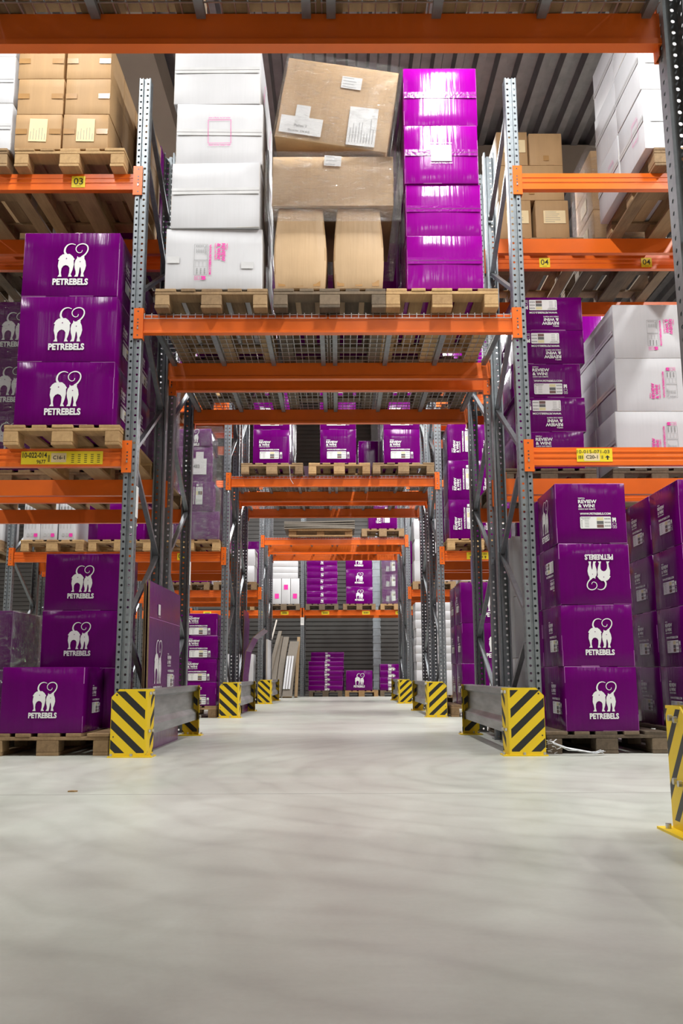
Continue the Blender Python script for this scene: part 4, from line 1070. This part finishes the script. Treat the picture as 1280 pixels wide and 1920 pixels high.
# ------------------------------------------------------------------ labels on beams and posts
def beam_tag(bm_, u, v, wd, ht, fn, name='yellow_tag', y=-.004):
    b = MB(); b.box(-wd/2, wd/2, -ht/2, ht/2, 0, .001, 0); fn(b)
    me = b.mesh(name, [M['tag_yellow'], M['ink_black'], M['paper_yellow']])
    ch = link(name, me, bm_, mat=Matrix.Translation((u, y, v)) @ Matrix.Rotation(PI/2, 4, 'X')); return ch
def num(s): return lambda b: (put_text(b, s, -.034, -.022, .034, .030, 1, .005), rect(b, -.02, -.036, .02, -.033, 1, .0013))
def bars(b, x0, x1, y0, y1, n):
    for i in range(n): rect(b, x0+(x1-x0)*i/n, y0, x0+(x1-x0)*(i+.45+.3*(i % 2))/n, y1, 1, .0013)
beam_tag(beams[(1, 'front', -1, 'upper')], PX+BAY/2-1.845, .062, .10, .09, num('03'))
def long_tag(b):
    put_text(b, '10-022-014', -.275, .0, -.105, .038, 1, .02); put_text(b, '9677', -.175, -.042, -.112, -.014, 1, .01)
    rect(b, -.075, -.032, .03, .034, 2, .0013); put_text(b, 'C16-1', -.062, -.012, .02, .016, 1, .02)
    for i in range(5):
        x = .065+i*.045
        for k in range(5): rect(b, x, -.035+k*.014, x+.02, -.03+k*.014, 1, .0013)
    bars(b, -.098, -.082, -.03, .02, 3)
beam_tag(beams[(1, 'front', -1, 'lower')], PX+BAY/2-1.857, .062, .57, .094, long_tag, 'location_label')
def short_tag(b):
    put_text(b, '10-015-071-03', -.122, .012, .105, .036, 1, .0); bars(b, -.115, -.08, -.028, -.004, 4); bars(b, .045, .06, -.028, -.004, 2)
    rect(b, -.075, -.042, .035, .012, 2, .0016); put_text(b, 'C20-1', -.06, -.026, .022, -.002, 1, .02)
    rect(b, .085, -.034, .095, -.016, 1, .0013); blob(b, [Vector(p) for p in ((.072, -.018), (.108, -.018), (.09, -.002))], 1, .0013)
bt = beam_tag(beams[(1, 'front', 1, 'lower')], 1.865-PX-BAY/2, .072, .25, .096, short_tag, 'location_label')
for x in (1.908, 2.813): beam_tag(beams[(1, 'back', 1, 'upper')], x-PX-BAY/2, .058, .095, .09, num('04'))
def mini(b): bars(b, -.06, .06, -.02, .02, 6)
beam_tag(beams[(2, 'front', 1, 'lower')], 1.87-PX-BAY/2, .065, .30, .092, short_tag, 'location_label')
beam_tag(beams[(2, 'front', -1, 'lower')], PX+BAY/2-1.95, .065, .10, .09, num('02'))
beam_tag(beams[(2, 'front', 1, 'upper')], 1.66-PX-BAY/2, .06, .10, .09, num('03'))
for i, us in ((1, (-.95, .4, .95)), (2, (-.82, .18, 1.0))):
    for u in us: beam_tag(beams[(4, i)], u, .06, .19, .085, mini)
for r in (3,):
    for s in (-1,): beam_tag(beams[(r, 'back', s, 'lower')], .6, .06, .3, .085, mini)
def note(x, y, z, wd, ht, mat, label, face='y', name='rack_notice'):
    b = MB()
    if face == 'y': b.box(-wd/2, wd/2, -.002, 0, 0, ht)
    else: b.box(0, .002, -wd/2, wd/2, 0, ht)
    for k in range(4):
        zz_ = ht*(.25+.15*k)
        if face == 'y': b.box(-wd*.35, wd*.3, -.0026, -.002, zz_, zz_+.008, 1)
    return tag(b.build(name, [mat, M['ink_grey']], None, (x, y, z)), label, 'sign')
note(-.82, D4-.003, 1.72, .085, .20, M['paper'], 'white notice on the back wall upright')
note(1.338-.0035, 8.46, 1.36, .12, .27, simple('blue_brown_notice', (.12, .11, .22), .4), 'small dark notice on the right frame, rear half of the nearest row', 'x')
note(-1.338+.002, 6.15, 1.60, .07, .22, M['paper'], 'white notice strip on the nearest left upright', 'x')
note(-1.338+.002, 8.46, 1.36, .07, .22, M['paper'], 'white notice strip on the left frame, rear half of the nearest row', 'x')

# ------------------------------------------------------------------ scraps
cu = [(1.452, 6.02, .085), (1.475, 5.98, .06), (1.55, 5.96, .035), (1.64, 5.95, .018), (1.71, 5.95, .012), (1.765, 5.96, .02), (1.78, 5.99, .012)]
b = MB()
for k in range(4):
    r2 = random.Random(k+40); P_ = [Vector(p)+Vector((r2.uniform(-.012, .012), r2.uniform(-.02, .012), r2.uniform(0, .018))) for p in cu]
    for i in range(len(P_)-1): b.bar(P_[i], P_[i+1], .012, .0025, up=(0, .3*k-.5, 1))
r2 = random.Random(5)
for k in range(14):
    a = Vector((1.455+r2.uniform(-.03, .04), 6.02+r2.uniform(-.03, .02), r2.uniform(.01, .10))); b.bar(a, a+Vector((r2.uniform(-.03, .03), r2.uniform(-.02, .02), r2.uniform(-.01, .02))), .012, .002)
tag(b.build('plastic_straps', M['strap']), 'tangle of white plastic strapping on the floor by the right pallet', 'strapping')
b = MB(); b.prism([(0, 0), (.03, .0), (.042, .012), (.02, .02), (.004, .014)], 'z', 0, .006)
tag(b.build('wood_chip', M['wood_light'], None, (-1.16, 4.23, 0)), 'small pale wood chip lying on the open floor at the left', 'debris')
b = MB(); b.bar((0, 0, 0), (.012, .0, -.18), .02, .003); b.bar((.012, 0, -.18), (.05, .01, -.24), .018, .003)
tag(b.build('film_tail', M['strap'], None, (-.56, Y2F-.012, 3.19)), 'loose film tail hanging from the left pallet above the second passage', 'plastic film')
